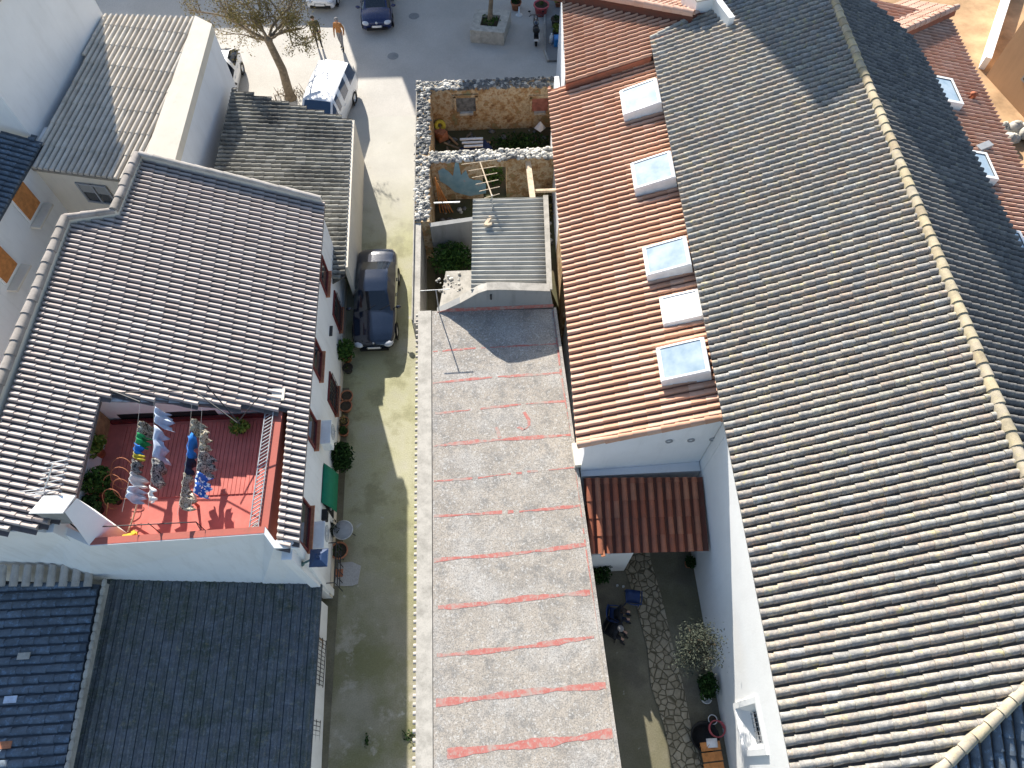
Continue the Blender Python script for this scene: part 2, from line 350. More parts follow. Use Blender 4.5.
def tiles(mb, rp, poly, pitch, exp, rw=.38, rh=.5, lift=.03, jit=0.0, seg=5, rowmix=.0, mt=0, mc=1, h0=.0, chan=True, phase=None, skip=0, skew=0.0, near=0):
    """barrel rows: half-round covers running up the slope, stepped at every course"""
    uv = [rp.uv(p) for p in poly]; uv = [(a-skew*b, b) for a, b in uv]; us = [p[0] for p in uv]; u = min(us)+pitch/2
    AT = lambda a, b, h=0: rp.at(a+skew*b, b, h)
    while u < max(us):
        rr = random.random()
        for v0, v1 in spans(uv, u):
            ph = 0 if phase is None else phase*random.random()
            v = v0 - ph; j = 0
            while v < v1-.02:
                a = max(v, v0); b = min(v+exp*1.1, v1)
                if b-a > .03:
                    rnd = rowmix*rr + (1-rowmix)*random.random()
                    du = random.uniform(-jit, jit)*pitch; du2 = random.uniform(-jit, jit)*pitch; dl = random.uniform(0, jit)*.08
                    W0, W1 = pitch*rw, pitch*rw*.88; H0, H1 = pitch*rh, pitch*rh*.9
                    lo, hi = [], []
                    for k in range(seg+1):
                        t = pi*k/seg; c_ = cos(t); y_ = sin(t)
                        if near: c_, y_ = [(1.2, 0), (.75, .3), (.25, .66), (-.2, .93), (-.5, 1.0), (-.72, .72), (-.8, 0)][k]; c_ *= near
                        lo.append(AT(u+du-W0*c_, a, h0+lift+dl+H0*y_)); hi.append(AT(u+du2-W1*c_, b, h0+H1*y_))
                    if not (skip and random.random() < skip):
                        mb.grid([lo, hi], mt, rnd, True)
                        base_l = AT(u+du-W0, a, h0-.02); base_r = AT(u+du+W0, a, h0-.02)
                        mb.face([base_l]+lo+[base_r], mt, rnd*.9)
                    if chan:
                        cc = random.random(); c0 = u+pitch*.5; wq = pitch*.5
                        A = [AT(c0-wq, a, h0-.005+lift*.6), AT(c0, a, h0-.03+lift*.6), AT(c0+wq, a, h0-.005+lift*.6)]
                        B = [AT(c0-wq, b, h0-.005), AT(c0, b, h0-.03), AT(c0+wq, b, h0-.005)]
                        mb.grid([A, B], mc, cc, False)
                v += exp; j += 1
        u += pitch
def slab(mb, rp, poly, t=.08, m=0, h=-.05):
    a = [V3(p)+rp.N*h for p in poly]; mb.prism(a, 0, 0, m, off=-rp.N*t)
def caps(mb, path, r=.13, step=.42, m=0, lift=.02, flat=1.0):
    """half-round ridge tiles along a polyline"""
    for i in range(len(path)-1):
        a, b = V3(path[i]), V3(path[i+1]); L = (b-a).length; n = max(1, round(L/step)); t = (b-a).normalized()
        s_ = t.cross(V3((0, 0, 1))).normalized(); up = s_.cross(t)
        for k in range(n):
            p, q = a+t*(L*k/n), a+t*(L*(k+1.06)/n); rn = random.random(); j = random.uniform(-.012, .012)
            lo = [p+s_*(-r*cos(pi*x/6)+j)+up*(r*flat*sin(pi*x/6)+lift) for x in range(7)]
            hi = [q+s_*(-r*.87*cos(pi*x/6)+j)+up*(r*.87*flat*sin(pi*x/6)) for x in range(7)]
            lo = [p+s_*(-r+j)-up*.08]+lo+[p+s_*(r+j)-up*.08]; hi = [q+s_*(-r*.87+j)-up*.08]+hi+[q+s_*(r*.87+j)-up*.08]
            mb.grid([lo, hi], m, rn); mb.face(lo, m, rn)
def wall(mb, a, b, z0, z1, t=.25, m=0, side=1, z1b=None):
    """vertical wall from a to b (xy), tops z1 at a and z1b at b; thickness t to the left (side=1) or right"""
    a = V3((a[0], a[1], 0)); b = V3((b[0], b[1], 0)); n = V3((-(b-a).y, (b-a).x, 0)).normalized()*t*side
    zb = z1 if z1b is None else z1b
    mb.prism([V3((a.x, a.y, z0)), V3((b.x, b.y, z0)), V3((b.x, b.y, zb)), V3((a.x, a.y, z1))], 0, 0, m, off=n)

# ================================================================== SETTING
def lane_mat():
    m, nt, b, v = base('lane_mat', .9, .25)
    sx = N(nt, 'ShaderNodeSeparateXYZ'); nt.links.new(v, sx.inputs[0])
    mr = N(nt, 'ShaderNodeMapRange'); mr.inputs['From Min'].default_value = 4; mr.inputs['From Max'].default_value = 9.5; nt.links.new(sx.outputs[1], mr.inputs[0])
    mr2 = N(nt, 'ShaderNodeMapRange'); mr2.inputs['From Min'].default_value = 21; mr2.inputs['From Max'].default_value = 26; nt.links.new(sx.outputs[1], mr2.inputs[0])
    n1 = noise(nt, v, .6, 7, .65)
    far = ramp(nt, n1, [(.3, (.36, .345, .27)), (.7, (.45, .43, .35))])
    far = mix(nt, ramp(nt, noise(nt, v, .45, 6, .6), [(.3, .0), (.6, .8)]), far, (.385, .38, .19))
    far = mix(nt, ramp(nt, noise(nt, v, .9, 6, .65), [(.5, 0.0), (.62, .6)]), far, (.22, .21, .13))
    near = ramp(nt, n1, [(.3, (.24, .22, .15)), (.7, (.36, .33, .245))])
    near = mix(nt, ramp(nt, noise(nt, v, .5, 6, .6), [(.42, 0.0), (.62, .7)]), near, (.16, .16, .055))
    near = mix(nt, ramp(nt, noise(nt, v, .8, 5, .7), [(.55, 0.0), (.64, .75)]), near, (.42, .385, .31))
    c = mix(nt, mr.outputs[0], near, far)
    c = mix(nt, mr2.outputs[0], c, ramp(nt, n1, [(.3, (.45, .43, .38)), (.7, (.54, .52, .46))]))
    c = mix(nt, 1.0, c, ramp(nt, noise(nt, v, 24, 4, .7), [(.3, .75), (.7, 1.12)]), 'MULTIPLY')
    c = mix(nt, ramp(nt, noise(nt, v, 2.4, 3, .5), [(.7, 0.0), (.735, .8)]), c, (.42, .4, .33))
    nt.links.new(c, b.inputs['Base Color']); bump(nt, b, noise(nt, v, 16, 5), .3, .02)
lane_mat()
mb = MB(); mb.face([(-300, -100, -.02), (300, -100, -.02), (300, 400, -.02), (-300, 400, -.02)]); struct('ground', mb, 'earth_mat')
mb = MB(); mb.face([(-40, 27, -.008), (6, 27, -.008), (6, 70, -.008), (-40, 70, -.008)]); struct('plaza', mb, 'plaza_pale')
mb = MB(); mb.face([(-6.6, -10, 0), (-2.4, -10, 0), (-2.9, 30, 0), (-12.2, 30, 0), (-7, 21, 0)]); struct('lane', mb, 'lane_mat')
mb = MB(); mb.face([(2.6, -8, .004), (6.9, -8, .004), (6.9, 8.6, .004), (2.6, 8.6, .004)]); struct('courtyard_ground', mb, 'court_mat')
mb = MB()
L = [(4.35, 8), (4.3, 6.3), (4.55, 5), (4.75, 3.4), (4.7, 2.2), (4.95, 1), (5.05, -.5), (5.2, -6)]; Rr = [(5.35, 8), (5.3, 6.3), (5.5, 5), (5.6, 3.6), (5.75, 2.2), (5.8, 1), (6.0, -.5), (6.1, -6)]
mb.prism([V3((x, y, .006)) for x, y in L]+[V3((x, y, .006)) for x, y in Rr[::-1]], 0, 0, 0, off=(0, 0, .05)); struct('stone_path', mb, 'path_mat')
mb = MB(); mb.prism([(-20.5, 8), (-14.6, 8), (-14.6, 22), (-20.5, 22)], -.01, .02); struct('patio', mb, 'plaza_pale')
mb = MB(); mb.prism([(-19.2, 9), (-16.6, 9), (-16.6, 17.2), (-19.2, 17.2)], .02, .07); struct('patio_red_floor', mb, 'red_floor')
mb = MB(); mb.face([(18, 14, .0), (45, 14, .0), (45, 60, .0), (18, 60, .0)]); struct('bare_earth', mb, 'dirt')
# pavement along the lane facades (slightly raised), concrete patch with a drain
mb = MB(); mb.prism([(-6.62, -10), (-5.72, -10), (-5.78, 5), (-5.8, 8.5), (-5.9, 14.0), (-6.5, 14.0)], -.01, .03); struct('pavement', mb, 'court_mat')
mb = MB(); a = [P(338, 563), P(352, 562), P(361, 566), P(358, 584), P(352, 586), P(335, 586)]; mb.prism(a, 0, 0, 0, off=(0, 0, .036)); struct('concrete_patch', mb, 'patch_mat')
mb = MB(); c = P(339, 573, .045); mb.box(c, (.28, .28, .02), 0, 0)
for k in range(-2, 3): mb.box(c+V3((k*.05, 0, .012)), (.02, .24, .006), 0, 0)
tag(mb.build('drain_cover', 'terracotta'), 'square rusty drain cover set in a pale concrete patch in the lane', 'drain cover')
for i, (px, py, lb) in enumerate([(393, 56, 'round dark manhole cover in the shaded plaza nearest the parked van'), (414, 16, 'dark oval manhole cover in the plaza beside the dark blue car')]):
    mb = MB(); c = P(px, py, .0); mb.lathe(c, [(.0, .012), (.24, .012), (.26, .006), (.29, .006), (.31, 0)], 18); 
    mb.lathe(c, [(.1, .016), (.12, .016)], 12); tag(mb.build('manhole_cover', 'grey_render'), lb, 'manhole cover', 'manhole covers in the plaza')
# raised sidewalk at the plaza's right side
mb = MB(); mb.prism([P(549, 62), P(546, 52), P(546, 10), P(550, -30), P(575, -30), P(566, 62)], 0, 0, 0, off=(0, 0, .12)); struct('sidewalk', mb, 'plaza_mat')
mb = MB(); k0 = [P(549, 62), P(545.5, 52), P(545.5, 10), P(549, -30)]
for i in range(3): wall(mb, k0[i], k0[i+1], 0, .14, .1)
struct('kerb', mb, 'kerb')

# ================================================================== LARGE OLD-TILED HALL (right)
hall = thing('church_hall', 'large hall with a weathered lichen covered barrel tile roof and cream ridge', 'hall', (10, 12, 0))
E0, E1 = P(650, 40, 6.7), P(790, 768, 6.7); RG0, RG1 = P(833, 2, 8.7), P(1018, 458, 8.7)
rl = Roof(E1, E0, RG1)
HA, HB = rl.pix(1024, 690), rl.pix(940, 768)
hd = (HA-HB)
tE = (rl.uv(HB)[1]); tH = rl.uv(HA)[1]
eaveC = HB - hd*(tE/(tH-tE)); vR = rl.uv(RG1)[1]; ridgeE = HB + hd*((vR-tE)/(tH-tE))
rdir = (RG0-RG1).normalized()
ridgeFar = rl.pix(833, 2); ridgeFar = ridgeFar + rdir*6
topc = rl.pix(712, 8)
poly = [eaveC, E0, topc, rl.pix(722, -12), rl.pix(800, -60), ridgeFar, ridgeE]
mb = MB(); tiles(mb, rl, poly, .262, .36, .41, .47, .02, .04, 6, .28, 0, 1, phase=.36, skew=.115); slab(mb, rl, poly, .1, 1, -.07)
mb.build('roof_slope', ['old_tile', 'old_channel'], hall)
# far slope
EF0, EF1 = P(909, 30, 6.85), P(1013, 235, 6.85)
rr_ = Roof(EF1, EF0, RG1)
ed = (EF0-EF1).normalized(); pf = [ridgeE, ridgeFar, rr_.pix(868, 2), rr_.pix(884, 14), rr_.pix(912, 40), rr_.pix(930, 72), EF1+ed*((eaveC.y-EF1.y)/ed.y)]
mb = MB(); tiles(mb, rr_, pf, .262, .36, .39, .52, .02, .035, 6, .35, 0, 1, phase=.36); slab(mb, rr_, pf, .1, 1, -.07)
mb.build('roof_slope', ['old_tile_shaded', 'old_channel'], hall)
# hip end
hipB = EF1+ed*((eaveC.y-EF1.y)/ed.y)
rh_ = Roof(eaveC, hipB, ridgeE)
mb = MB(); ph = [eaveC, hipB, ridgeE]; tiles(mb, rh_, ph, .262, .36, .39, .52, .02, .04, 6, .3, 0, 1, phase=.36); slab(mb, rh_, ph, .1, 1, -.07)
mb.build('hip_slope', ['slate_tile', 'old_channel'], hall)  # blue grey tile carries the shade of this end in its colour
mb = MB(); up = V3((0, 0, .07)); caps(mb, [ridgeE+up, ridgeFar+up], .15, .4, 0, .02); mb.build('ridge_cap', 'ridge_tile', hall)
mb = MB(); caps(mb, [eaveC+up, ridgeE+up], .13, .4, 0, .02); mb.build('hip_cap', 'ridge_tile', hall)
# verge course at the far corner
mb = MB(); caps(mb, [E0+V3((0, 0, .06)), topc+V3((0, 0, .06))], .1, .36); a, b = E0-V3((.0, 0, .1)), topc-V3((0, 0, .1)); mb.prism([V3((a.x, a.y-.1, 3)), V3((b.x, b.y-.1, 3)), b-V3((0, .1, 0)), a-V3((0, .1, 0))], 0, 0, 0, off=(0, .08, 0)); mb.build('verge', 'mortar', hall)
# courtyard wall with the splayed window
WX = 6.8
q = [PX(744, 708, WX), PX(763, 693, WX), PX(775, 754, WX), PX(751, 757, WX)]
wy0, wy1 = .2, 1.3; wz0, wz1 = 2.0, 3.95
mb = MB()
for (ya, yb, za, zb) in ((-4, wy0, 0, 6.75), (wy1, 8.42, 0, 6.75), (wy0, wy1, 0, wz0), (wy0, wy1, wz1, 6.75)):
    mb.obox((WX, ya, za), (0, yb-ya, 0), (0, 0, zb-za), (.55, 0, 0), 0)
mb.prism([V3((WX, 8.43, 0)), V3((WX+.62, 30, 0)), V3((WX+1.1, 30, 0)), V3((WX+.55, 8.43, 0))], 0, 0, 0, off=(0, 0, 6.5))
mb.obox((17.0, -2.2, 0), (0, 30, 0), (0, 0, 6.2), (.4, 0, 0), 0); mb.obox((7.4, -2.0, 0), (9.5, 0, 0), (0, 0, 6.4), (0, .4, 0), 0)
mb.build('wall', 'clean_white', hall)
win = MB(); d = .2; s_ = .16
o4 = [V3((WX, wy0, wz0)), V3((WX, wy1, wz0)), V3((WX, wy1, wz1)), V3((WX, wy0, wz1))]
i4 = [V3((WX+d, wy0+s_, wz0+.75)), V3((WX+d, wy1-s_, wz0+.75)), V3((WX+d, wy1-s_, wz1-.1)), V3((WX+d, wy0+s_, wz1-.1))]
for k in range(4): win.face([o4[k], o4[(k+1) % 4], i4[(k+1) % 4], i4[k]], 0)
for (ya, yb, za, zb) in ((wy0-.16, wy0, wz0-.16, wz1+.16), (wy1, wy1+.16, wz0-.16, wz1+.16), (wy0, wy1, wz1, wz1+.16), (wy0, wy1, wz0-.16, wz0)):
    win.obox((WX-.06, ya, za), (0, yb-ya, 0), (0, 0, zb-za), (.058, 0, 0), 0)
wo = win.build('window', 'clean_white', hall)
mb = MB(); mb.face(i4, 0); mb.build('pane', 'window_glass', wo)
mb = MB()
for k in range(7): y = wy0+s_+.05+k*(wy1-wy0-2*s_-.1)/6; mb.tube([(WX+d-.06, y, wz0+.74), (WX+d-.06, y, wz1-.1)], .012, 5)
for k in range(5): z = wz0+.85+k*.22; mb.tube([(WX+d-.075, wy0+s_, z), (WX+d-.075, wy1-s_, z)], .01, 5)
mb.build('grille', 'galv', wo)

# ================================================================== ORANGE-TILED ANNEX with skylights
ann = thing('tiled_annex', 'low annex with a fresh orange tile roof and a row of white skylights', 'building', (4.5, 14, 0))
A0, A1, A2 = P(577, 445, 5.1), P(548, 90, 5.1), P(720, 417, 6.35)
ro = Roof(A0, A1, A2)
u1 = ro.uv(ro.pix(600, 75))[0]
poly = [ro.pix(577, 447), ro.pix(549, 90), ro.pix(568, 87), ro.pix(652, 60), ro.pix(700, 90), ro.pix(752, 408)]
vmaxo = 5.5; SKO = (ro.uv(A2)[0]-ro.uv(A0)[0])/ro.uv(A2)[1]
poly = [A0, A1, ro.pix(568, 88), ro.pix(650, 61), ro.at(ro.uv(ro.pix(650, 61))[0]+.1, vmaxo), ro.at(SKO*vmaxo, vmaxo), A2]
mb = MB(); tiles(mb, ro, poly, .25, .45, .43, .4, .016, .012, 6, .1, 0, 1, skew=SKO, near=-1); slab(mb, ro, poly, .1, 1, -.05)
mb.build('roof', ['orange_tile', 'orange_channel'], ann)
# front verge with tile edge
mb = MB(); caps(mb, [A0+V3((0, -.02, .04)), A2+V3((.4, -.02, .14))], .1, .45); mb.build('verge', 'orange_tile', ann)
# upper roof, one step higher
ru = Roof(A0+V3((0, 0, .34)), A1+V3((0, 0, .34)), A2+V3((0, 0, .34)))
A3, A5 = ru.pix(566, 84), ru.pix(651, 57); k3 = (ru.uv(A5)[0]-ru.uv(A3)[0])/(ru.uv(A5)[1]-ru.uv(A3)[1])
A6, A7 = ru.pix(562, -2), ru.pix(694, 25)
poly = [A3, A6, A7, ru.pix(690, 28), ru.pix(656, 44), A5]
mb = MB(); tiles(mb, ru, poly, .25, .45, .43, .4, .016, .012, 6, .1, 0, 1, skew=k3, near=-1); slab(mb, ru, poly, .1, 1, -.05)
mb.prism([A3+V3((0, .0, -.02)), A5+V3((.0, .0, 0)), A5+V3((.0, .0, -.45)), A3+V3((0, 0, -.45))], 0, 0, 1, off=(0, .06, 0))
mb.build('upper_roof', ['orange_tile', 'rust_tile'], ann)
# pale pink cross roof behind, falling away to the far side
xa, xb = A6+V3((-.6, .15, .4)), A7+V3((-.1, .1, .4)); rp = Roof(xa, xb, (xa+xb)/2+V3((.5, 4.0, -1.5)))
w1 = rp.uv(xb)[0]; mb = MB(); poly = [rp.at(-.2, 0), rp.at(w1, 0), rp.at(w1, 5), rp.at(-.2, 5)]
tiles(mb, rp, poly, .25, .9, .38, .4, .01, .012, 6, .1); slab(mb, rp, poly, .12, 1, -.05); caps(mb, [xa+V3((0, 0, .05)), xb+V3((0, 0, .05))], .14, .45); mb.obox(xa-V3((0, .02, .55)), xb-xa, (0, .1, 0), (0, 0, .5), 1); mb.build('cross_roof', ['pink_tile', 'rust_channel'], ann)
# walls
mb = MB()
wy = lambda x: A0.y-.06+(A2.y-A0.y)*(x-A0.x)/(A2.x-A0.x)
mb.prism([V3((2.75, wy(2.75), 0)), V3((6.79, wy(6.79), 0)), V3((6.79, wy(6.79), ro.z(6.79, wy(6.79)+.1)-.06)), V3((2.75, wy(2.75), ro.z(2.75, wy(2.75)+.1)-.06))], 0, 0, 0, off=(0, .3, 0))
mb.prism([(2.76, 8.5), (6.785, 8.5), (6.785, wy(6.79)-.003), (2.76, wy(2.76)-.003)], 0, 3.05)
mb.obox((2.78, 8.75, 0), (.2, 0, 0), (.45, 17.6, 0), (0, 0, 4.85), 0)
mb.obox((3.72, 26.5, 0), (.2, 0, 0), (.35, 6, 0), (0, 0, 4.8), 0)
mb.build('wall', 'shade_wall', ann)
for px, py in ((669, 441), (691, 440), (713, 439)):
    mb = MB(); c = PY(px, py, wy(PY(px, py, 9.0).x)-.01); mb.lathe(c, [(.07, -.02), (.12, -.02), (.12, .03), (.075, .03), (.07, -.06)], 14, 0, True, Matrix.Rotation(pi/2, 3, 'X')); mb.build('vent_ring', 'grey_plastic', ann)
# skylights: upstand frame, splayed sides, glass
def skylight(parent, rf, pa, pb, L, h, glassmat, lab=None):
    ua, va = rf.uv(rf.pix(*pa)); ub, vb = rf.uv(rf.pix(*pb)); u0, u1 = min(ua, ub), max(ua, ub); v = (va+vb)/2
    s = .06; hb = h*1.05
    fr = MB()
    b4 = [(u0, v), (u1, v), (u1, v+L), (u0, v+L)]; t4 = [(u0+s, v+s), (u1-s, v+s), (u1-s, v+L-s), (u0+s, v+L-s)]
    hs = [h*.75, h*.75, hb, hb]
    B = [rf.at(a, b, 0) for a, b in b4]; Tt = [rf.at(a, b, hh) for (a, b), hh in zip(t4, hs)]; O = [rf.at(a+(.04 if a < (u0+u1)/2 else -.04)*1, b, hh-.05) for (a, b), hh in zip(b4, hs)]
    g4 = [(u0+s*2.1, v+s*2.1), (u1-s*2.1, v+s*2.1), (u1-s*2.1, v+L-s*2.1), (u0+s*2.1, v+L-s*2.1)]
    G = [rf.at(a, b, hh+.0) for (a, b), hh in zip(g4, hs)]
    for k in range(4):
        j = (k+1) % 4
        fr.face([B[k], B[j], O[j], O[k]], 0); fr.face([O[k], O[j], Tt[j], Tt[k]], 0); fr.face([Tt[k], Tt[j], G[j], G[k]], 0)
    o = fr.build('skylight', 'white_plastic', parent)
    if lab: o['label'] = lab
    gl = MB(); gl.face([p-rf.N*.02 for p in G], 0); gl.build('pane', glassmat, o)
for (pa, pb, L, gm, lab) in (((621, 97), (624, 123), 1.5, 'skylight_glass', None), ((632, 169), (635, 197), 1.5, 'skylight_glass', None), ((643, 253), (648, 283), 1.5, 'skylight_glass', None), ((657, 352), (662, 388), 1.5, 'skylight_glass', None), ((659, 299), (664, 328), 1.3, 'white_plastic', 'skylight covered by a plain white lid')):
    skylight(ann, ro, pa, pb, L, .5 if gm != 'white_plastic' else .24, gm, lab)
# white box turret at the top of the cross roof
tur = thing('roof_turret', 'small white rendered turret beside the top corner of the old hall roof', 'roof turret', P(703, 4, 7.2))
c = P(704, 0, 8.0); mb = MB(); mb.box(c+V3((0, .6, -.9)), (.9, 1.2, 1.8), .25); mb.box(c+V3((.62, -.1, -.9)), (.25, 2.2, 1.8), .25); mb.build('wall', 'clean_white', tur)
mb = MB(); mb.box(c+V3((0, .6, .03)), (1.0, 1.3, .05), .25); mb.build('coping', 'mortar', tur)

# right-hand orange roof beyond the hall
rb = thing('tiled_side_building', 'long low building with a rust orange tile roof beyond the dark hall slope', 'building', (20, 20, 0))
B0, B1 = P(1024, 172, 3.6), P(950, 20, 3.6)
rbf = Roof(B0, B1, P(965, 180, 4.25))
bd = (B1-B0).normalized(); uB1 = rbf.uv(B1)[0]
poly = [B0-bd*10, B1, rbf.at(uB1+.3, 4.6), rbf.at(-10, 4.6)]
mb = MB(); tiles(mb, rbf, poly, .25, .45, .42, .46, .018, .012, 6, .1, near=-1); slab(mb, rbf, poly, .1, 1, -.05); mb.build('roof', ['salmon_tile', 'rust_channel'], rb)
ya, yb = rbf.pix(900, 40)+V3((0, 0, .45)), rbf.pix(951, 17)+V3((0, 0, .45)); r2 = Roof(ya, yb, (ya+yb)/2+V3((-.3, 3, -1.1)))
w1 = r2.pix(950, 11); ww = r2.uv(w1)[0]; mb = MB(); ww = r2.uv(yb)[0]; poly = [r2.at(-3, 0), r2.at(ww+.1, 0), r2.at(ww+.1, 2.6), r2.at(-3, 2.6)]
tiles(mb, r2, poly, .25, .45, .36, .42, .018, .015); slab(mb, r2, poly, .3, 1, -.05); caps(mb, [r2.at(-3, 0, .06), r2.at(ww+.1, 0, .06)], .14, .45); mb.build('cross_roof', ['pink_tile', 'rust_tile'], rb)
mb = MB(); wall(mb, (B0-bd*10).xy-V3((.2, 0, 0)).xy, B1.xy-V3((.2, 0, 0)).xy, 0, 3.4, .25); mb.build('wall', 'cream_wall', rb)
for pa, pb, gm in (((943, 84), (957, 111), 'skylight_glass'), ((977, 158), (991, 186), 'skylight_glass'), ((1010, 236), (1025, 267), 'skylight_glass')):
    ua, va = rbf.uv(rbf.pix(*pa)); ub, vb = rbf.uv(rbf.pix(*pb))
    o = rbf; s_ = .1
    fr = MB(); v = min(va, vb)-.1; u0, u1 = min(ua, ub), max(ua, ub)
    B = [o.at(u0, v), o.at(u1, v), o.at(u1, v+1.4), o.at(u0, v+1.4)]; T_ = [o.at(u0+.03, v+.03, .36), o.at(u1-.03, v+.03, .36), o.at(u1-.03, v+1.37, .36), o.at(u0+.03, v+1.37, .36)]
    G = [o.at(u0+.16, v+.16, .36), o.at(u1-.16, v+.16, .36), o.at(u1-.16, v+1.24, .36), o.at(u0+.16, v+1.24, .36)]
    for k in range(4): j = (k+1) % 4; fr.face([B[k], B[j], T_[j], T_[k]]); fr.face([T_[k], T_[j], G[j], G[k]])
    so_ = fr.build('skylight', 'white_plastic', rb); gl = MB(); gl.face([p-o.N*.03 for p in G]); gl.build('pane', gm, so_)
mb = MB(); c = rbf.pix(971, 99); mb.lathe(c, [(.14, 0), (.12, .25), (.18, .27), (.0, .36)], 10); mb.build('vent_pipe', 'rust_tile', rb)
mb = MB(); c = rbf.pix(982, 149); mb.box(c+V3((0, 0, .12)), (.7, .3, .2), .4); mb.build('roof_hatch', 'grey_plastic', rb)
# tan building beyond
tb = thing('tan_house', 'tan rendered house with a small grey window standing in bare earth', 'house', P(985, 74, 0))
c0 = P(986, 76, 0); e1 = P(1024, 118, 0)-c0; e2_ = V3((-e1.y, e1.x, 0)); e2_ = e2_ if e2_.y > 0 else -e2_
mb = MB(); mb.obox(c0, e1.normalized()*9, e2_.normalized()*8, (0, 0, 4.6)); mb.build('wall', 'tan_wall', tb)
mb = MB(); mb.obox(c0+V3((0, 0, 4.6))-e1.normalized()*.1-e2_.normalized()*.1, e1.normalized()*9.2, e2_.normalized()*8.2, (0, 0, .12)); mb.build('roof_slab', 'grey_render', tb)
fn = -e2_.normalized(); wc = c0+e1.normalized()*1.9+V3((0, 0, 1.2))
mb = MB(); mb.obox(wc+fn*.0, e1.normalized()*1.0, V3((0, 0, 1.1)), fn*.05); wo = mb.build('window', 'grey_plastic', tb)
mb = MB(); mb.obox(wc+fn*.052+e1.normalized()*.1+V3((0, 0, .1)), e1.normalized()*.8, V3((0, 0, .9)), fn*.01); mb.build('pane', 'window_glass', wo)
gw = MB(); a, b = P(984, 70, 0), P(1004, 8, 0); wall(gw, a.xy, b.xy, 0, .7, .3); wall(gw, b.xy, (b+(b-a)).xy, 0, .7, .3)
tag(gw.build('garden_wall', 'white_wall'), 'low white garden wall running past the tan house', 'garden wall')
mb = MB(); a = P(1016, 138, 0)
for k in range(14): mb.ball(a+V3((random.uniform(-.8, 1.4), random.uniform(-.9, .9), random.uniform(.05, .35))), random.uniform(.2, .4), 7, 5, 0, .2)
tag(mb.build('rubble_heap', 'rubble_white'), 'heap of white rubble beside the rust orange roof', 'rubble heap')

# ================================================================== FLAT-ROOFED STORE between lane and courtyard
fs = thing('flat_roof_store', 'single storey store with a grey flat roof crossed by red painted seams', 'building', (0, 7, 0))
z = 3.2
c1, c2, c3, c4 = P(432, 311, z), P(556, 309, z), P(575, 445, z), P(621, 768, z)
lft = lambda py: P(432.5+(py-310)*.004, py, z)
sl_ = V3((c4-c3)).normalized(); far_l = c1; nearR = c4+sl_*3; nearL = V3((-2.12, nearR.y, z))
mb = MB(); mb.prism([V3((far_l.x, far_l.y, z)), c2, c3, c4, nearR, nearL], 0, 0, 0, off=(0, 0, -.25))
def seam(p0, p1, wd, gaps=()):
    a, b = P(*p0, z), P(*p1, z); n = 26; top, bot = [], []
    for k in range(n+1):
        t = k/n; p = a.lerp(b, t); wv = wd*(.6+.35*random.random())*(.45+.75*abs(sin(7*t+p0[1])))
        wv *= 1.3; off = .025*sin(5*t+p0[1])+random.uniform(-.012, .012)
        top.append(p+V3((0, off+wv, .005))); bot.append(p+V3((0, off-wv, .005)))
    for k in range(n):
        t = k/n
        if any(g0+.03 < t < g1-.03 for g0, g1 in gaps) and random.random() < .45: continue
        mb.face([bot[k], bot[k+1], top[k+1], top[k]], 1)
for a, b, wd, g in (((433, 352), (557, 343), .03, [(0, .15), (.3, .55)]), ((433, 383), (562, 372), .05, [(.42, .5)]), ((435, 413), (566, 401), .035, [(.2, .45), (.6, .7)]), ((434, 446), (572, 434), .06, []),
    ((434, 481), (576, 468), .03, [(.1, .3), (.5, .8)]), ((434, 517), (581, 506), .045, [(.3, .6)]), ((434, 561), (586, 545), .06, [(.1, .16)]), ((438, 607), (590, 593), .075, [(.64, .7)]),
    ((437, 656), (594, 638), .065, [(.36, .42)]), ((436, 702), (610, 685), .085, [(.75, .82)]), ((447, 755), (616, 732), .1, [(.71, .73)]), ((440, 800), (622, 780), .09, [])): seam(a, b, wd, g)
def vseam(pts, wd):
    for k in range(len(pts)-1):
        a, b = P(*pts[k], z), P(*pts[k+1], z); n = 20
        for j in range(n):
            if random.random() < .18: continue
            p, q = a.lerp(b, j/n), a.lerp(b, (j+1)/n); o = V3((random.uniform(.5, 1)*wd, 0, .006)); mb.face([p-V3((.015, 0, -.006)), p+o, q+o, q-V3((.015, 0, -.006))], 1)
vseam([(553, 311), (560, 372), (572, 440), (585, 545), (600, 640), (618, 768)], .07)
for pts in ([(496, 427), (498, 432), (500, 438)], [(524, 412), (529, 420), (529, 426), (524, 430), (518, 427)]): 
    for k in range(len(pts)-1):
        a, b = P(*pts[k], z+.005), P(*pts[k+1], z+.005); s_ = V3((.05, .02, 0)); mb.face([a-s_, a+s_, b+s_*1.1, b-s_*1.1], 1)
mb.obox(c2+V3((-.1, 0, .002)), c3-c2, (.1, 0, 0), (0, 0, .1), 0); mb.obox(c3+V3((-.1, 0, .002)), nearR-c3, (.1, 0, 0), (0, 0, .1), 0); mb.build('roof_slab', ['flat_roof_mat', 'red_seam'], fs)
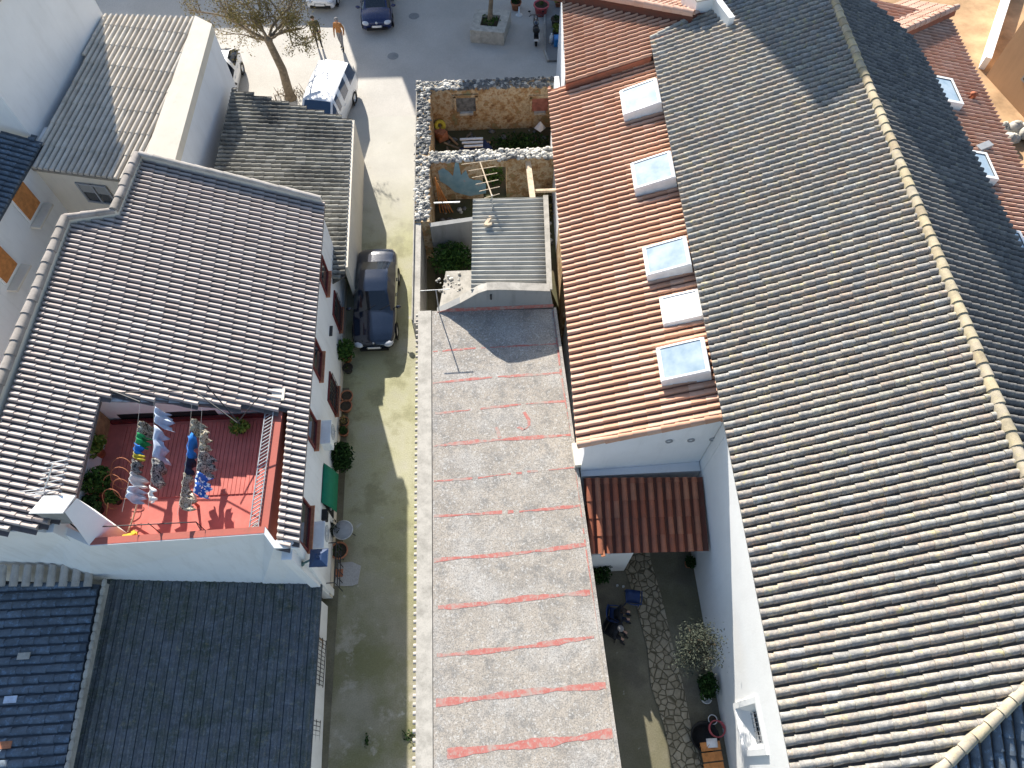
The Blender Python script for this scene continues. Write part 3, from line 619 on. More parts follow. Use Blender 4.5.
# white kerb strip along the lane with the clay tile ends showing below it
mb = MB(); lx0, lx1 = -2.62, -2.14
mb.prism([V3((-2.74, c1.y, z-.2)), V3((-2.25, c1.y, z-.2)), V3((-2.13, nearL.y, z-.2)), V3((-2.6, nearL.y, z-.2))], 0, 0, 0, off=(0, 0, .235)); mb.build('eave_strip', 'mortar', fs)
y = c1.y-.1
while y > -2:
    mb = MB(); t = (c1.y-y)/(c1.y-nearL.y); x = -2.74+.14*t; rn = random.random(); r = .062
    ring = lambda xx, zz: [V3((xx, y+r*cos(pi*k/5), zz+.055*sin(pi*k/5))) for k in range(6)]
    mb.grid([ring(x-.1, z-.13), ring(x+.1, z-.1)], 0, rn); mb.face(ring(x-.1, z-.13), 0, rn); mb.build('eave_tile', 'verge_tile', fs)
    y -= .228
mb = MB(); mb.prism([(-2.55, c1.y-.05), (2.3, c1.y-.05), (2.55, 9.3), (2.75, -3), (-2.4, -3)], 0, z-.26); mb.build('wall', 'white_wall', fs)
# stepped end gable
gy = P(440, 312, z).y
gp = [PY(437, 313, gy), PY(460, 303, gy), PY(478, 293, gy), PY(487, 290, gy), PY(498, 289.5, gy), PY(520, 290, gy), PY(550, 291, gy), PY(553, 309, gy)]
gp = [V3((p.x, gy, max(p.z, z-.1))) for p in gp]; gp[0].z = z-.1; gp[-1].z = z-.1
mb = MB(); mb.prism(gp, 0, 0, 0, off=(0, .28, 0)); mb.prism([gp[0]+V3((0, -.012, .1)), gp[-1]+V3((0, -.012, .1)), gp[-1]+V3((0, -.012, .3)), gp[0]+V3((.5, -.012, .3))], 0, 0, 1, off=(0, .01, 0)); 
for k in range(len(gp)-1):
    if k in (0, 6): continue
    mb.obox(gp[k]+V3((0, -.03, .0)), gp[k+1]-gp[k], (0, .34, 0), (0, 0, .035), 2)
mb.build('gable_wall', ['grey_render', 'red_seam', 'mortar'], fs)
mb = MB(); c = PY(491, 297, gy-.03); mb.box(c, (.06, .05, .28)); mb.build('vent_slot', 'dark_interior', fs)
mb = MB(); mb.box(P(578, 456, 3.3)+V3((0, 0, .05)), (.35, .8, .3), .05); mb.build('parapet_stub', 'cream_wall', fs)

# ================================================================== COURTYARD LEAN-TO
lt = thing('lean_to', 'small lean-to with a dark red tile roof against the shaded white end wall', 'lean-to', (4.9, 7.2, 0))
l0, l1, l2 = P(590, 554, 2.5), P(708, 551, 2.5), P(703, 477, 3.15)
rt_ = Roof(l0, l1, l2); poly = [l0, l1, V3((l1.x+.02, l2.y, l2.z)), rt_.pix(584, 478)]
mb = MB(); tiles(mb, rt_, poly, .292, .56, .34, .4, .02, .01, 5, .1); slab(mb, rt_, poly, .09, 1, -.05); mb.build('roof', ['rust_tile', 'rust_channel'], lt)
mb = MB(); mb.obox((2.95, 6.05, 0), (1.35, 0, 0), (0, .25, 0), (0, 0, 2.3)); mb.obox((2.8, 6.1, 2.28), (3.9, 0, 0), (0, .12, 0), (0, 0, .12)); mb.build('wall', 'clean_white', lt)
mb = MB(); a = rt_.pix(602, 551); mb.box(a+V3((0, -.05, .06)), (.13, .3, .05), .1); mb.build('broken_tile', 'terracotta', lt)

# ================================================================== RUIN
ru_ = thing('ruined_house', 'roofless ruined house with rubble topped stone walls', 'ruin', (0, 24.5, 0))
def rubble_top(mb, a, b, wdt, z0, n, mats, zb=None, size=(.045, .12)):
    n = int(n*2.6)
    a = V3((a[0], a[1], z0)); b = V3((b[0], b[1], z0 if zb is None else zb)); t = (b-a); nn = V3((-t.y, t.x, 0)).normalized()
    for _ in range(n):
        p = a+t*random.random()+nn*random.uniform(0, wdt)+V3((0, 0, random.uniform(-.05, .03))); r = random.uniform(*size)
        mb.ball(p, (r*random.uniform(.8, 1.3), r*random.uniform(.8, 1.3), r*.55), 6, 4, random.choice(mats), .28, Matrix.Rotation(random.uniform(0, 3), 3, 'Z'))
mb = MB(); wall(mb, (-3.05, 28.75), (3.9, 28.75), 0, 2.5, .6); rubble_top(mb, (-3.05, 28.75), (-1, 28.75), .6, 2.5, 90, (1, 1, 2)); rubble_top(mb, (-1, 28.75), (3.9, 28.75), .6, 2.5, 170, (2, 2, 1)); 
back = mb.build('rubble_wall', ['ruin_plaster', 'rubble_white', 'rubble_dark'], ru_)
def niche(cx, cz, wq, hq, m, sill=True):
    n = MB(); n.obox((cx-wq/2, 28.735, cz-hq/2), (wq, 0, 0), (0, 0, hq), (0, .01, 0), 0); o = n.build('bricked_window', m, ru_)
    k = MB(); k.box((cx, 28.68, cz-hq/2-.06), (wq*.7, .2, .12), 0); k.build('sill', 'rubble_white', o)
    k = MB(); 
    for sx in (-1, 1): k.box((cx+sx*(wq/2+.06), 28.7, cz), (.12, .1, hq+.2)); 
    k.box((cx, 28.7, cz+hq/2+.08), (wq+.3, .1, .14)); k.build('surround', 'ruin_plaster', o)
a = PY(466, 104, 28.75); niche(a.x, a.z, .95, .85, 'rubble_dark')
a = PY(541, 104, 28.75); niche(a.x-.05, a.z, .8, .8, 'brick_red')
mb = MB(); wall(mb, (-2.42, 20.5), (-2.42, 28.75), 0, 2.45, .63, 0, 1); wall(mb, (-2.78, 15.4), (-2.78, 20.5), 0, 2.4, .27, 3, 1); 
mb.v = [p if not (p.y < 16) else p for p in mb.v]
rubble_top(mb, (-2.45, 24.5), (-2.45, 28.7), .58, 2.45, 170, (2, 2, 2, 1)); rubble_top(mb, (-2.45, 20.6), (-2.45, 24.4), .58, 2.45, 150, (1, 1, 2))
mb.obox((-3.09, 15.5, 0), (.04, 0, 0), (0, 13.6, 0), (0, 0, 2.5), 3); 
mb.build('rubble_wall', ['ruin_plaster', 'rubble_white', 'rubble_dark', 'mortar'], ru_)
mb = MB(); wall(mb, (-2.4, 24.0), (-.1, 24.0), 0, 2.45, .55); wall(mb, (-.1, 24.0), (1.0, 24.0), 2.0, 2.45, .55); wall(mb, (1.0, 24.0), (3.4, 24.0), 0, 2.45, .55); rubble_top(mb, (-2.4, 24.0), (3.4, 24.0), .55, 2.47, 230, (1, 1, 1, 2), None, (.05, .15))
pts = [PY(x, y, 23.99) for x, y in ((438, 171), (443, 168), (448, 171), (453, 176), (455, 163), (458, 160), (461, 175), (466, 170), (469, 178), (474, 180), (480, 180), (486, 184), (486, 193), (470, 196), (455, 192), (447, 185), (440, 181))]
mb.prism(pts, 0, 0, 3, off=(0, -.012, 0)); mb.build('rubble_wall', ['ruin_plaster', 'rubble_white', 'rubble_dark', 'blue_plaster'], ru_)
mb = MB(); wall(mb, (-2.4, 20.3), (-.55, 20.55), 0, 2.35, .22); mb.build('low_wall', 'grey_render', ru_)
mb = MB(); mb.prism([(-2.4, 15.6), (3.2, 15.6), (3.7, 28.7), (-2.4, 28.7)], -.01, .06); mb.build('floor', 'ruin_floor', ru_)
mb = MB(); wall(mb, (3.05, 15.7), (3.45, 24), 0, 2.9, .2); wall(mb, (3.45, 24), (3.7, 28.7), 0, 2.2, .2); mb.build('side_wall', 'ruin_plaster', ru_)
mb = MB(); mb.prism([V3((-2.1, 15.65, 2.2)), V3((-.42, 15.65, 2.2)), V3((-.42, 17.9, 2.2)), V3((-1.75, 17.9, 2.2))], 0, 0, 0, off=(0, 0, .16)); rubble_top(mb, (-2, 16.7), (-1.0, 16.9), .9, 2.37, 16, (0, 1), None, (.02, .07)); mb.build('concrete_slab', ['mortar', 'rubble_white'], ru_)
mb = MB(); mb.box((2.03, 22.3, 2.2), (.24, 3.4, .2), .03); mb.build('roof_beam', 'pale_wood', ru_)
mb = MB(); mb.box((2.75, 22.35, 2.1), (1.5, .12, .12), 0); mb.build('roof_beam', 'pale_wood', ru_)
# vegetation and clutter in the ruin
def bush(name, label, c, rad, n, size, mat, cat='weeds', group=None):
    m = MB(); m.leaves(c, rad, n, size, 0, .15); o = tag(m.build(name, mat), label, cat, group); o['kind'] = 'stuff'; return o
bush('weed_patch', 'dark green weeds filling the right half of the far ruined room', PY(520, 140, 27.3).xy.to_3d()+V3((0, 0, .25)), (1.7, 1.0, .3), 1500, .075, 'leaf_dark')
bush('weed_patch', 'dark weeds in the little walled yard left of the corrugated roof', V3((-1.6, 19.5, 1.15)), (1.0, .95, .5), 2300, .075, 'leaf_green')
bush('weed_patch', 'weeds seen through the doorway of the blue painted ruin wall', V3((.45, 25.2, .3)), (.6, .6, .5), 500, .07, 'leaf_green')
bush('weed_patch', 'dry weeds below the wooden beam in the ruin', V3((2.7, 23.0, .5)), (.5, .9, .5), 500, .07, 'leaf_ochre')
def plank(name, label, a, b, wd, th, mat, cat, group=None):
    m = MB(); a, b = V3(a), V3(b); t = (b-a).normalized(); s_ = t.cross(V3((0, 0, 1))).normalized()*wd; m.obox(a, b-a, s_, s_.cross(t).normalized()*th); return tag(m.build(name, mat), label, cat, group)
for k in range(3): plank('timber_batten', 'white timber batten lying on the dark heap in the far ruined room', P(460+k*2, 139+k*3.5, .75), P(483, 138+k*3.5, .8), .12, .05, 'cloth_white', 'batten', 'white battens in the far ruined room')
m = MB(); m.box((-.35, 26.6, .3), (1.5, .9, .55), .2); m.box((-.2, 26.7, .62), (1.1, .8, .08), .5); tag(m.build('tarred_board', 'cloth_navy'), 'dark boards piled under the bricked up ruin window', 'boards')
m = MB(); c = P(440, 125, .5); m.lathe(c, [(.16, 0), (.26, .05), (.3, .12), (.26, .2), (.16, .22), (.1, .12)], 14, 0, True, Matrix.Rotation(1.1, 3, 'X')); tag(m.build('yellow_tub', 'cloth_yellow'), 'round yellow tub lying against the left ruin wall', 'tub')
m = MB(); c = P(441, 135, .3); m.box(c, (.5, .6, .35), .5); m.box(c+V3((.1, -.2, .25)), (.4, .3, .2), .9); tag(m.build('clay_block', 'terracotta'), 'broken orange clay blocks below the yellow tub', 'clay blocks')
m = MB(); c = P(540, 128, .5); m.lathe(c, [(.02, .4), (.3, 0)], 4); tag(m.build('white_sheet', 'cloth_white'), 'folded white sheet on the weeds by the right ruin wall', 'sheet')
for k in range(5):
    plank('orange_lath', 'orange timber lath leaning in the front ruined room', P(441+k*3, 213, .1), PY(436+k*1.2, 178+k*3, 22.4), .05, .04, 'orange_wood', 'lath', 'orange laths leaning in the ruin')
plank('metal_bar', 'thin pale metal bar spanning the front ruined room', P(434, 203, 2.45), P(460, 202, 2.45), .05, .05, 'galv', 'bar')

m = MB()
for _ in range(150):
    x = random.uniform(-2.2, 3.2); y = random.choice([random.uniform(24.7, 28.5), random.uniform(20.8, 23.8)]); r = random.uniform(.05, .2)
    m.ball((x, y, .06+r*.3), (r, r*random.uniform(.6, 1.2), r*.6), 6, 4, random.choice((0, 0, 1)), .25)
for _ in range(16): m.box((random.uniform(-2, .2), random.uniform(24.9, 28.3), random.uniform(.1, .5)), (random.uniform(.5, 1.3), .09, .05), random.uniform(0, 3), random.choice((2, 3)), M=Matrix.Rotation(random.uniform(-.4, .4), 3, 'Y') @ Matrix.Rotation(random.uniform(0, 3), 3, 'Z'))
tag(m.build('rubble_litter', ['rubble_dark', 'rubble_white', 'wood', 'bark']), 'stones and broken timber littering the ruin floor', 'rubble')['kind'] = 'stuff'
# corrugated shed roof
shed = thing('corrugated_shed', 'shed with a striped grey corrugated sheet roof behind the stepped gable', 'shed', (1, 18, 0))
k0, k1, k2, k3 = P(471, 291, 4.15), P(550, 291, 4.15), P(546, 197, 4.0), P(473, 199, 4.0)
rows = []; n = 22*8
for i in range(n+1):
    t = i/n; a, b = k0.lerp(k3, t), k1.lerp(k2, t); zz = .075*sin(2*pi*22*t); rows.append([a.lerp(b, s/5)+V3((0, 0, zz)) for s in range(6)])
def sheetmat():
    m, nt, b, v = base('sheet_mat', .6, .4)
    c = ramp(nt, noise(nt, v, 1.5, 5), [(.3, (.34, .335, .3)), (.7, (.5, .485, .43))]); f = ramp(nt, noise(nt, v, 6, 6, .75), [(.55, 0.0), (.7, .7)]); c = mix(nt, f, c, (.2, .19, .17))
    nt.links.new(c, b.inputs['Base Color']); b.inputs['Metallic'].default_value = .1
sheetmat()
mb = MB(); mb.grid(rows, 0, .5, True); mb.build('corrugated_roof', 'sheet_mat', shed, .02)
mb = MB(); mb.prism([V3((k0.x+.15, k0.y+.05, 0)), V3((k1.x-.15, k1.y+.05, 0)), V3((k2.x-.15, k2.y-.2, 0)), V3((k3.x+.15, k3.y-.2, 0))], 0, 0, 0, off=(0, 0, 3.85)); mb.build('wall', 'grey_render', shed)
mb = MB(); mb.obox(k1+V3((-.12, 0, .06)), k2-k1, V3((.2, 0, 0)), V3((0, 0, .05))); mb.build('edge_strip', 'mortar', shed)
m = MB(); c = P(488, 221, 4.25); m.box(c, (.12, .5, .09), -.5); m.box(c+V3((.05, -.2, .03)), (.2, .1, .07), .3); tag(m.build('timber_offcut', 'pale_wood'), 'short wooden offcut lying on the corrugated shed roof', 'offcut')

# aerials
def aerial(label, basep, top, bars, mat='galv', wirebase=None):
    t = thing('tv_aerial', label, 'aerial', basep, 'aerials on the roofs')
    m = MB(); m.tube([basep, top], .022, 6); m.build('mast', mat, t)
    for a, b in bars: m = MB(); m.tube([a, b], .016, 5); m.build('crossbar', mat, t)
    return t
gb = V3((P(440, 312, z).x-.02, gy-.06, z)); tp = gb+V3((0, 0, 1.45))
aerial('thin single bar aerial standing at the low end of the grey gable', gb, tp, [(tp+V3((-.55, 0, 0)), tp+V3((.5, .02, 0)))])
ya, yb = V3((-.15, 20.9, 4.75)), V3((.32, 20.0, 5.1)); ybase = V3((.3, 20.35, 3.9)); bars = []
y1, y0 = P(480, 162, 4.8), P(492, 196, 4.8)
for k, hw in enumerate((.75, .55, .5, .45, .4, .3)): p = y1.lerp(y0, k/5); bars.append((p+V3((-hw, -.1, 0)), p+V3((hw, .1, 0))))
ag = thing('tv_aerial', 'comb shaped aerial with six bars above the corrugated shed roof', 'aerial', V3((y0.x, y0.y, 3.9)), 'aerials on the roofs')
m = MB(); m.tube([(y0.x, y0.y, 3.9), (y0.x, y0.y, 4.85)], .025, 6); m.build('mast', 'galv', ag); m = MB(); m.tube([y1, y0], .028, 6); m.build('boom', 'pale_wood', ag)
for a, b in bars: m = MB(); m.tube([a, b], .016, 5); m.build('crossbar', 'pale_wood', ag)

# ================================================================== TERRACE HOUSE (left)
th = thing('terrace_house', 'white house with a brown grey tile roof and a red terrace cut into it', 'house', (-10, 12, 0))
H0, H1 = P(325, 203, 5.2), P(299, 546, 5.2)
rhs = Roof(H0, H1, P(0, 420, 6.6))
# front edge is a wall line at y = FY
FY = 5.62
T_bl, T_br = rhs.pix(101, 396), rhs.pix(286, 410)
poly = [rhs.pix(143, 158), H0, H1, rhs.pix(276, 546), rhs.pix(288, 410), rhs.pix(275, 411), T_bl, rhs.pix(76, 497), rhs.pix(74, 512), rhs.pix(34, 530), rhs.pix(-60, 529), rhs.pix(-60, 520), rhs.pix(0, 424), rhs.pix(72, 224), rhs.pix(120, 216)]
mb = MB(); kA, kB = rhs.uv(rhs.pix(143, 158)), rhs.uv(H0); SKH = (kA[0]-kB[0])/(kA[1]-kB[1]); tiles(mb, rhs, poly, .208, .44, .43, .52, .03, .008, 6, .0, 0, 1, skew=SKH, near=1); slab(mb, rhs, poly, .12, 1, -.05)
mb.build('roof', ['house_tile', 'house_channel'], th)
up = rhs.N*.26
def edgewall(mb, a, b, h, t, m=0):
    a, b = V3(a), V3(b); s_ = V3((-(b-a).y, (b-a).x, 0)).normalized()*t; mb.obox(a-V3((0, 0, .2)), b-a, s_, V3((0, 0, h+.2)), m)
pA, pB, pC, pD, pE = rhs.pix(143, 161), rhs.pix(322, 205), rhs.pix(120, 217), rhs.pix(72, 224), rhs.pix(-30, 487)
mb = MB(); edgewall(mb, pA, pB, .36, .12); edgewall(mb, pC, pA, .3, .2); edgewall(mb, pD, pC, .3, .2); edgewall(mb, pE, pD, .3, .2); mb.build('parapet', 'cream_wall', th)
mb = MB(); o_ = V3((0, 0, .36)); n_ = V3((0, .06, 0)); caps(mb, [pA+o_+n_, pB+o_+n_], .085, .5, 0, .01, .35); mb.build('verge', 'verge_tile', th)
mb = MB(); o_ = V3((-.1, .05, .3)); caps(mb, [pE+o_, pD+o_], .15, .52, 0, .02, .8); caps(mb, [pD+o_, pC+o_], .11, .5, 0, .02, .7); caps(mb, [pC+o_, pA+o_], .15, .52, 0, .02, .8); mb.build('ridge_cap', 'dull_ridge', th)
# facade to the lane
fx = lambda y: -6.08-.024*(y-9.2)
FN = V3((1, .024, 0)).normalized(); F0 = V3((fx(5.6), 5.6, 0)); 
def FP(px, py, off=0.0): return hit(px, py, F0+FN*off, FN)
mb = MB(); mb.prism([(fx(FY), FY), (fx(19.2), 19.2), (fx(19.2)-.3, 19.2), (fx(FY)-.3, FY)], 0, 5.12, 0)
mb.prism([(fx(19.2)-.3, 18.95), (fx(19.2)-.3, 19.2), (pA.x-.1, pA.y+.1), (pA.x-.1, pA.y-.15)], 0, 5.1)
TPZ = 5.6
tops = [rhs.pix(-60, 530)-V3((0, 0, .06)), rhs.pix(34, 531)-V3((0, 0, .06)), P(66, 535, 5.6), P(90, 546, TPZ), P(264, 534, TPZ), P(274, 548, 5.45), P(298, 548, 5.15)]
bots = [P(-60, 565, 2.5), P(34, 566, 2.5), P(62, 568, 2.5), P(90, 577, 2.3), P(262, 586, 1.5), P(282, 586, 1.5), P(324, 586, 1.5)]
for k in range(6): mb.prism([tops[k], tops[k+1], bots[k+1], bots[k]], 0, 0, 0, off=(0, .22, 0)); mb.prism([bots[k], bots[k+1], V3((bots[k+1].x, bots[k+1].y, 0)), V3((bots[k].x, bots[k].y, 0))], 0, 0, 0, off=(0, .22, 0))
mb.prism([(-14.6, 7.6), (-14.3, 7.6), (-14.3, 17.4), (-14.6, 17.4)], 0, 6.3)
mb.build('wall', 'white_wall', th)
mb = MB(); mb.prism([(fx(FY)+.03, FY), (fx(19.2)+.03, 19.2), (fx(19.2)+.004, 19.2), (fx(FY)+.004, FY)], 0, .45); mb.build('plinth', 'cream_wall', th)
def win_at(parent, py_mid, px_mid, ylen, z0, z1, frame='dark_red', grille=True, lab=None):
    c = FP(px_mid, py_mid); y0, y1 = c.y-ylen/2, c.y+ylen/2
    q = lambda y, zz, o: V3((fx(y), y, zz))+FN*o
    m = MB(); w_ = .07
    for (ya, yb, za, zb) in ((y0-w_, y0, z0-w_, z1+w_), (y1, y1+w_, z0-w_, z1+w_), (y0, y1, z1, z1+w_), (y0, y1, z0-w_, z0)):
        m.obox(q(ya, za, .0), q(yb, za, 0)-q(ya, za, 0), (0, 0, zb-za), FN*.06, 0)
    o = m.build('window', frame, parent)
    m = MB(); m.obox(q(y0, z0, .003), q(y1, z0, 0)-q(y0, z0, 0), (0, 0, z1-z0), FN*.012); m.build('pane', 'window_glass', o)
    m = MB(); m.obox(q(y0-.12, z0-.13, 0), q(y1+.12, z0, 0)-q(y0-.12, z0, 0), (0, 0, .06), FN*.16); m.build('sill', 'terracotta', o)
    if grille:
        m = MB(); nb = max(4, int(ylen/.13))
        for k in range(nb+1): y = y0+(y1-y0)*k/nb; m.tube([q(y, z0-.05, .12), q(y, z1+.05, .12)], .011, 5)
        for zz in (z0, (z0+z1)/2, z1): m.tube([q(y0-.03, zz, .12), q(y1+.03, zz, .12)], .012, 5)
        m.build('grille', 'iron', o)
win_at(th, 313, 337, 1.05, 1.05, 2.15); win_at(th, 394, 332, 1.1, 1.05, 2.15)
for px, py, ln in ((322, 272, 1.0), (315, 356, 1.05), (309.5, 426, .9), (302, 522, 1.3)):
    c = FP(px, py); win_at(th, py, px, ln, max(3.0, c.z-.65), min(4.9, max(4.05, c.z+.25)), 'dark_red', False)
# door under a green blind
ydoor = (FP(322, 463).y+FP(334, 521).y)/2; dq = lambda y, zz, o: V3((fx(y), y, zz))+FN*o
y0, y1 = FP(329, 475).y-1.25, FP(329, 475).y+.2
yA, yB = FP(320, 500).y, FP(322, 463).y; yA, yB = min(yA, yB), max(yA, yB)
m = MB(); m.obox(dq(yA, .05, .002), dq(yB, 0, 0)-dq(yA, 0, 0), (0, 0, 2.2), FN*.02); dr = m.build('door', 'black', th)
m = MB(); m.obox(dq(yA+.1, 1.0, .03), dq(yA+.06, 0, 0)-dq(yA, 0, 0), (0, 0, .2), FN*.05); m.build('handle', 'alu', dr)
m = MB(); a, b = dq(yA-.05, 2.3, .03), dq(yB+.05, 2.3, .03); c, d = dq(yB+.05, 1.2, .3), dq(yA-.05, 1.2, .3)
m.grid([[a.lerp(b, t/12)+V3((0, 0, 0)) for t in range(13)], [a.lerp(b, t/12).lerp(d.lerp(c, t/12), .5)+FN*.03 for t in range(13)], [d.lerp(c, t/12) for t in range(13)]], 0, .5, True); m.build('awning', 'green_awning', th, .01)
# two air conditioners and a meter box
acs = []
def ac_unit(c, label):
    t = thing('air_conditioner', label, 'air conditioner', c, 'air conditioners on the white facade')
    m = MB(); m.box(c+FN*.2, (.32, .85, .58), .024); m.box(c+FN*.2+V3((0, 0, .3)), (.34, .87, .02), .024); m.build('case', 'white_plastic', t)
    m = MB(); ax = Matrix.Rotation(pi/2, 3, 'Y'); 
    for r in (.08, .14, .2, .25): m.lathe(c+FN*.365+V3((0, .12, 0)), [(r, 0), (r+.012, .012), (r+.024, 0)], 20, 0, True, ax)
    m.build('fan_grille', 'grey_plastic', t)
    m = MB(); 
    for s in (-.3, .3): m.tube([c+FN*.0+V3((0, s, -.5)), c+V3((0, s, -.31)), c+FN*.38+V3((0, s, -.31))], .018, 5)
    m.build('bracket', 'galv', t)
a1 = FP(322, 436, .2); ac_unit(FP(322, 436, .1)*1.0, 'white air conditioner between the barred window and the green blind')
ac_unit(FP(315, 538, .1), 'white air conditioner on the facade beside the blue lantern')
m = MB(); c = FP(325, 516, .08); m.box(c, (.16, .34, .3), .024); m.box(c+V3((.02, 0, .16)), (.2, .38, .02), .024); tag(m.build('meter_box', 'black'), 'small black meter box on the white facade by the door', 'meter box')
m = MB(); c = FP(331, 331, .06); m.box(c, (.12, .45, .04), .024); tag(m.build('wall_bracket', 'iron'), 'small dark bracket on the facade between two barred windows', 'bracket')
# iron railing frame along the facade near the lantern
m = MB(); r0, r1 = FP(319, 520, .35), FP(330, 578, .35)
ya, yb = r1.y, r0.y
for zz in (.95, .55, .2): m.tube([dq(ya, zz+.3, .35), dq(yb, zz+.3, .35)], .018, 5)
for k in range(6): y = ya+(yb-ya)*k/5; m.tube([dq(y, .0, .35), dq(y, 1.27, .35)], .015, 5)
for y in (ya, yb): m.tube([dq(y, 1.25, 0), dq(y, 1.25, .35)], .018, 5)
tag(m.build('iron_railing', 'iron'), 'black iron railing against the facade below the blue lantern', 'railing')
# wall lantern
ln = thing('wall_lantern', 'square dark blue street lantern on a green bracket at the house corner', 'street lamp', FP(298, 563))
lz = 4.3; lc = P(319, 558, lz)
m = MB(); b0 = V3((fx(FY)-.0, FY+.15, lz-.25)); m.tube([b0, b0+V3((.15, -.02, .22)), V3((lc.x-.2, lc.y, lz-.05))], .035, 6); m.ball(b0, .08, 8, 6); m.build('bracket', 'verdigris', ln)
def frus(m, c, w0, w1, z0, z1, mt=0):
    a = [c+V3((x*w0, y*w0, z0)) for x, y in ((-1, -1), (1, -1), (1, 1), (-1, 1))]; b = [c+V3((x*w1, y*w1, z1)) for x, y in ((-1, -1), (1, -1), (1, 1), (-1, 1))]
    for k in range(4): m.face([a[k], a[(k+1) % 4], b[(k+1) % 4], b[k]], mt)
    m.face(b, mt); m.face(a[::-1], mt)
m = MB(); frus(m, lc, .26, .27, -.02, .02); frus(m, lc, .25, .1, .02, .13); m.ball(lc+V3((0, 0, .16)), .05, 8, 6); m.build('hood', 'lantern_blue', ln)
m = MB(); frus(m, lc, .13, .22, -.45, -.02); m.build('lamp_glass', 'lamp_glass', ln)
m = MB()
for x, y in ((-1, -1), (1, -1), (1, 1), (-1, 1)): m.tube([lc+V3((x*.135, y*.135, -.46)), lc+V3((x*.225, y*.225, -.02))], .012, 5)
frus(m, lc, .14, .14, -.5, -.45); m.build('frame', 'lantern_blue', ln)

# ---- the terrace
TZ = 4.6; yb_ = P(110, 421, TZ).y; xl, xr = P(110, 421, TZ).x, P(276, 415.6, TZ).x
FL = [P(110, 421, TZ), P(279, 415, TZ), P(266, 537, TZ), P(84, 548, TZ)]
mb = MB(); mb.prism([p+V3((0, 0, 0)) for p in FL], 0, 0, 0, off=(0, 0, -.2)); mb.build('terrace_floor', 'red_floor', th)
# grooved boards on the back part of the terrace
mb = MB(); yd0 = P(220, 495, TZ).y; x0_, x1_ = FL[0].x+.5, FL[1].x-.02; nb = 38
for k in range(nb): x = x0_+(x1_-x0_)*k/nb; mb.box((x+.07, (yd0+yb_-.25)/2, TZ+.015), ((x1_-x0_)/nb-.014, yb_-.25-yd0, .03), 0)
mb.build('decking', 'red_floor', th)
# back and side walls of the cut-out
zr = lambda x, y: rhs.z(x, y)
ybk = yb_+.02
mb = MB(); mb.prism([V3((FL[0].x-.25, ybk, TZ-.2)), V3((FL[1].x, ybk, TZ-.2)), V3((FL[1].x, ybk, zr(FL[1].x, ybk)-.1)), V3((FL[0].x-.25, ybk, zr(FL[0].x-.25, ybk)-.1))], 0, 0, 0, off=(0, .2, 0)); 
sw0 = FL[0]-V3((.02, 0, 0)); sw1 = FL[3]-V3((.02, 0, 0))
mb.prism([V3((sw0.x, sw0.y, TZ-.2)), V3((sw1.x, sw1.y, TZ-.2)), V3((sw1.x, sw1.y, zr(sw1.x, sw1.y)-.1)), V3((sw0.x, sw0.y, zr(sw0.x, sw0.y)-.1))], 0, 0, 0, off=(-.2, 0, 0)); mb.build('terrace_wall', 'clean_white', th)
mb = MB(); a = V3((FL[0].x-.25, yb_-.12, zr(FL[0].x, yb_)-.04)); b = V3((FL[1].x, yb_-.12, zr(FL[1].x, yb_)-.04)); mb.obox(a, b-a, (0, .3, 0), (0, 0, .05)); 
a2 = V3((sw0.x+.05, sw0.y, zr(sw0.x, sw0.y)-.03)); b2 = V3((sw1.x+.05, sw1.y+.5, zr(sw1.x, sw1.y)-.03)); mb.obox(a2, b2-a2, (-.12, 0, 0), (0, 0, .05)); mb.build('gutter', 'galv', th)
mb = MB(); mb.obox((FL[0].x+.4, ybk-.012, TZ+.05), (3.1, 0, 0), (0, 0, .34), (0, .01, 0)); mb.build('low_opening', 'dark_interior', th)
mb = MB(); a = sw0.lerp(sw1, .12); mb.obox(V3((a.x+.012, a.y-.25, TZ)), (0, .75, 0), (0, 0, 1.15), (.03, 0, 0)); mb.build('door', 'wood', th)
mb = MB(); mb.obox((FL[0].x+.1, yb_-.14, TZ+.0), (FL[1].x-FL[0].x-.1, 0, 0), (0, .1, 0), (0, 0, .14)); mb.build('skirting', 'dark_red', th)
# right brick parapet with a sloping bar screen
pr0, pr1 = P(280, 412, TZ), P(264, 538, TZ)
mb = MB(); mb.prism([V3((pr0.x, pr0.y+.5, TZ-.3)), V3((pr1.x, pr1.y-.1, TZ-.3)), V3((pr1.x+.32, pr1.y-.28, TZ-.3)), V3((pr0.x+.32, pr0.y+.5, TZ-.3))], 0, 0, 0, off=(0, 0, 1.0)); mb.build('parapet_wall', 'red_wall', th)
mb = MB(); c = V3((pr0.x+.16, pr0.y+.2, TZ+.55)); mb.box(c-V3((0, 0, .1)), (.32, .36, .7)); mb.box(c+V3((0, 0, .27)), (.4, .44, .05), 0, 1); mb.build('pier', ['brick_red', 'cream_wall'], th)
mb = MB(); ns = 34
for k in range(ns+1):
    t = k/ns; p = pr0.lerp(pr1, t); mb.tube([p+V3((-.2, -.08, .74)), p+V3((.06, .08, .76))], .018, 5)
for dx, dz in ((-.2, .75), (.06, .77)): mb.tube([pr0+V3((dx, 0, dz)), pr1+V3((dx, 0, dz))], .022, 5)
mb.build('bar_screen', 'galv', th)
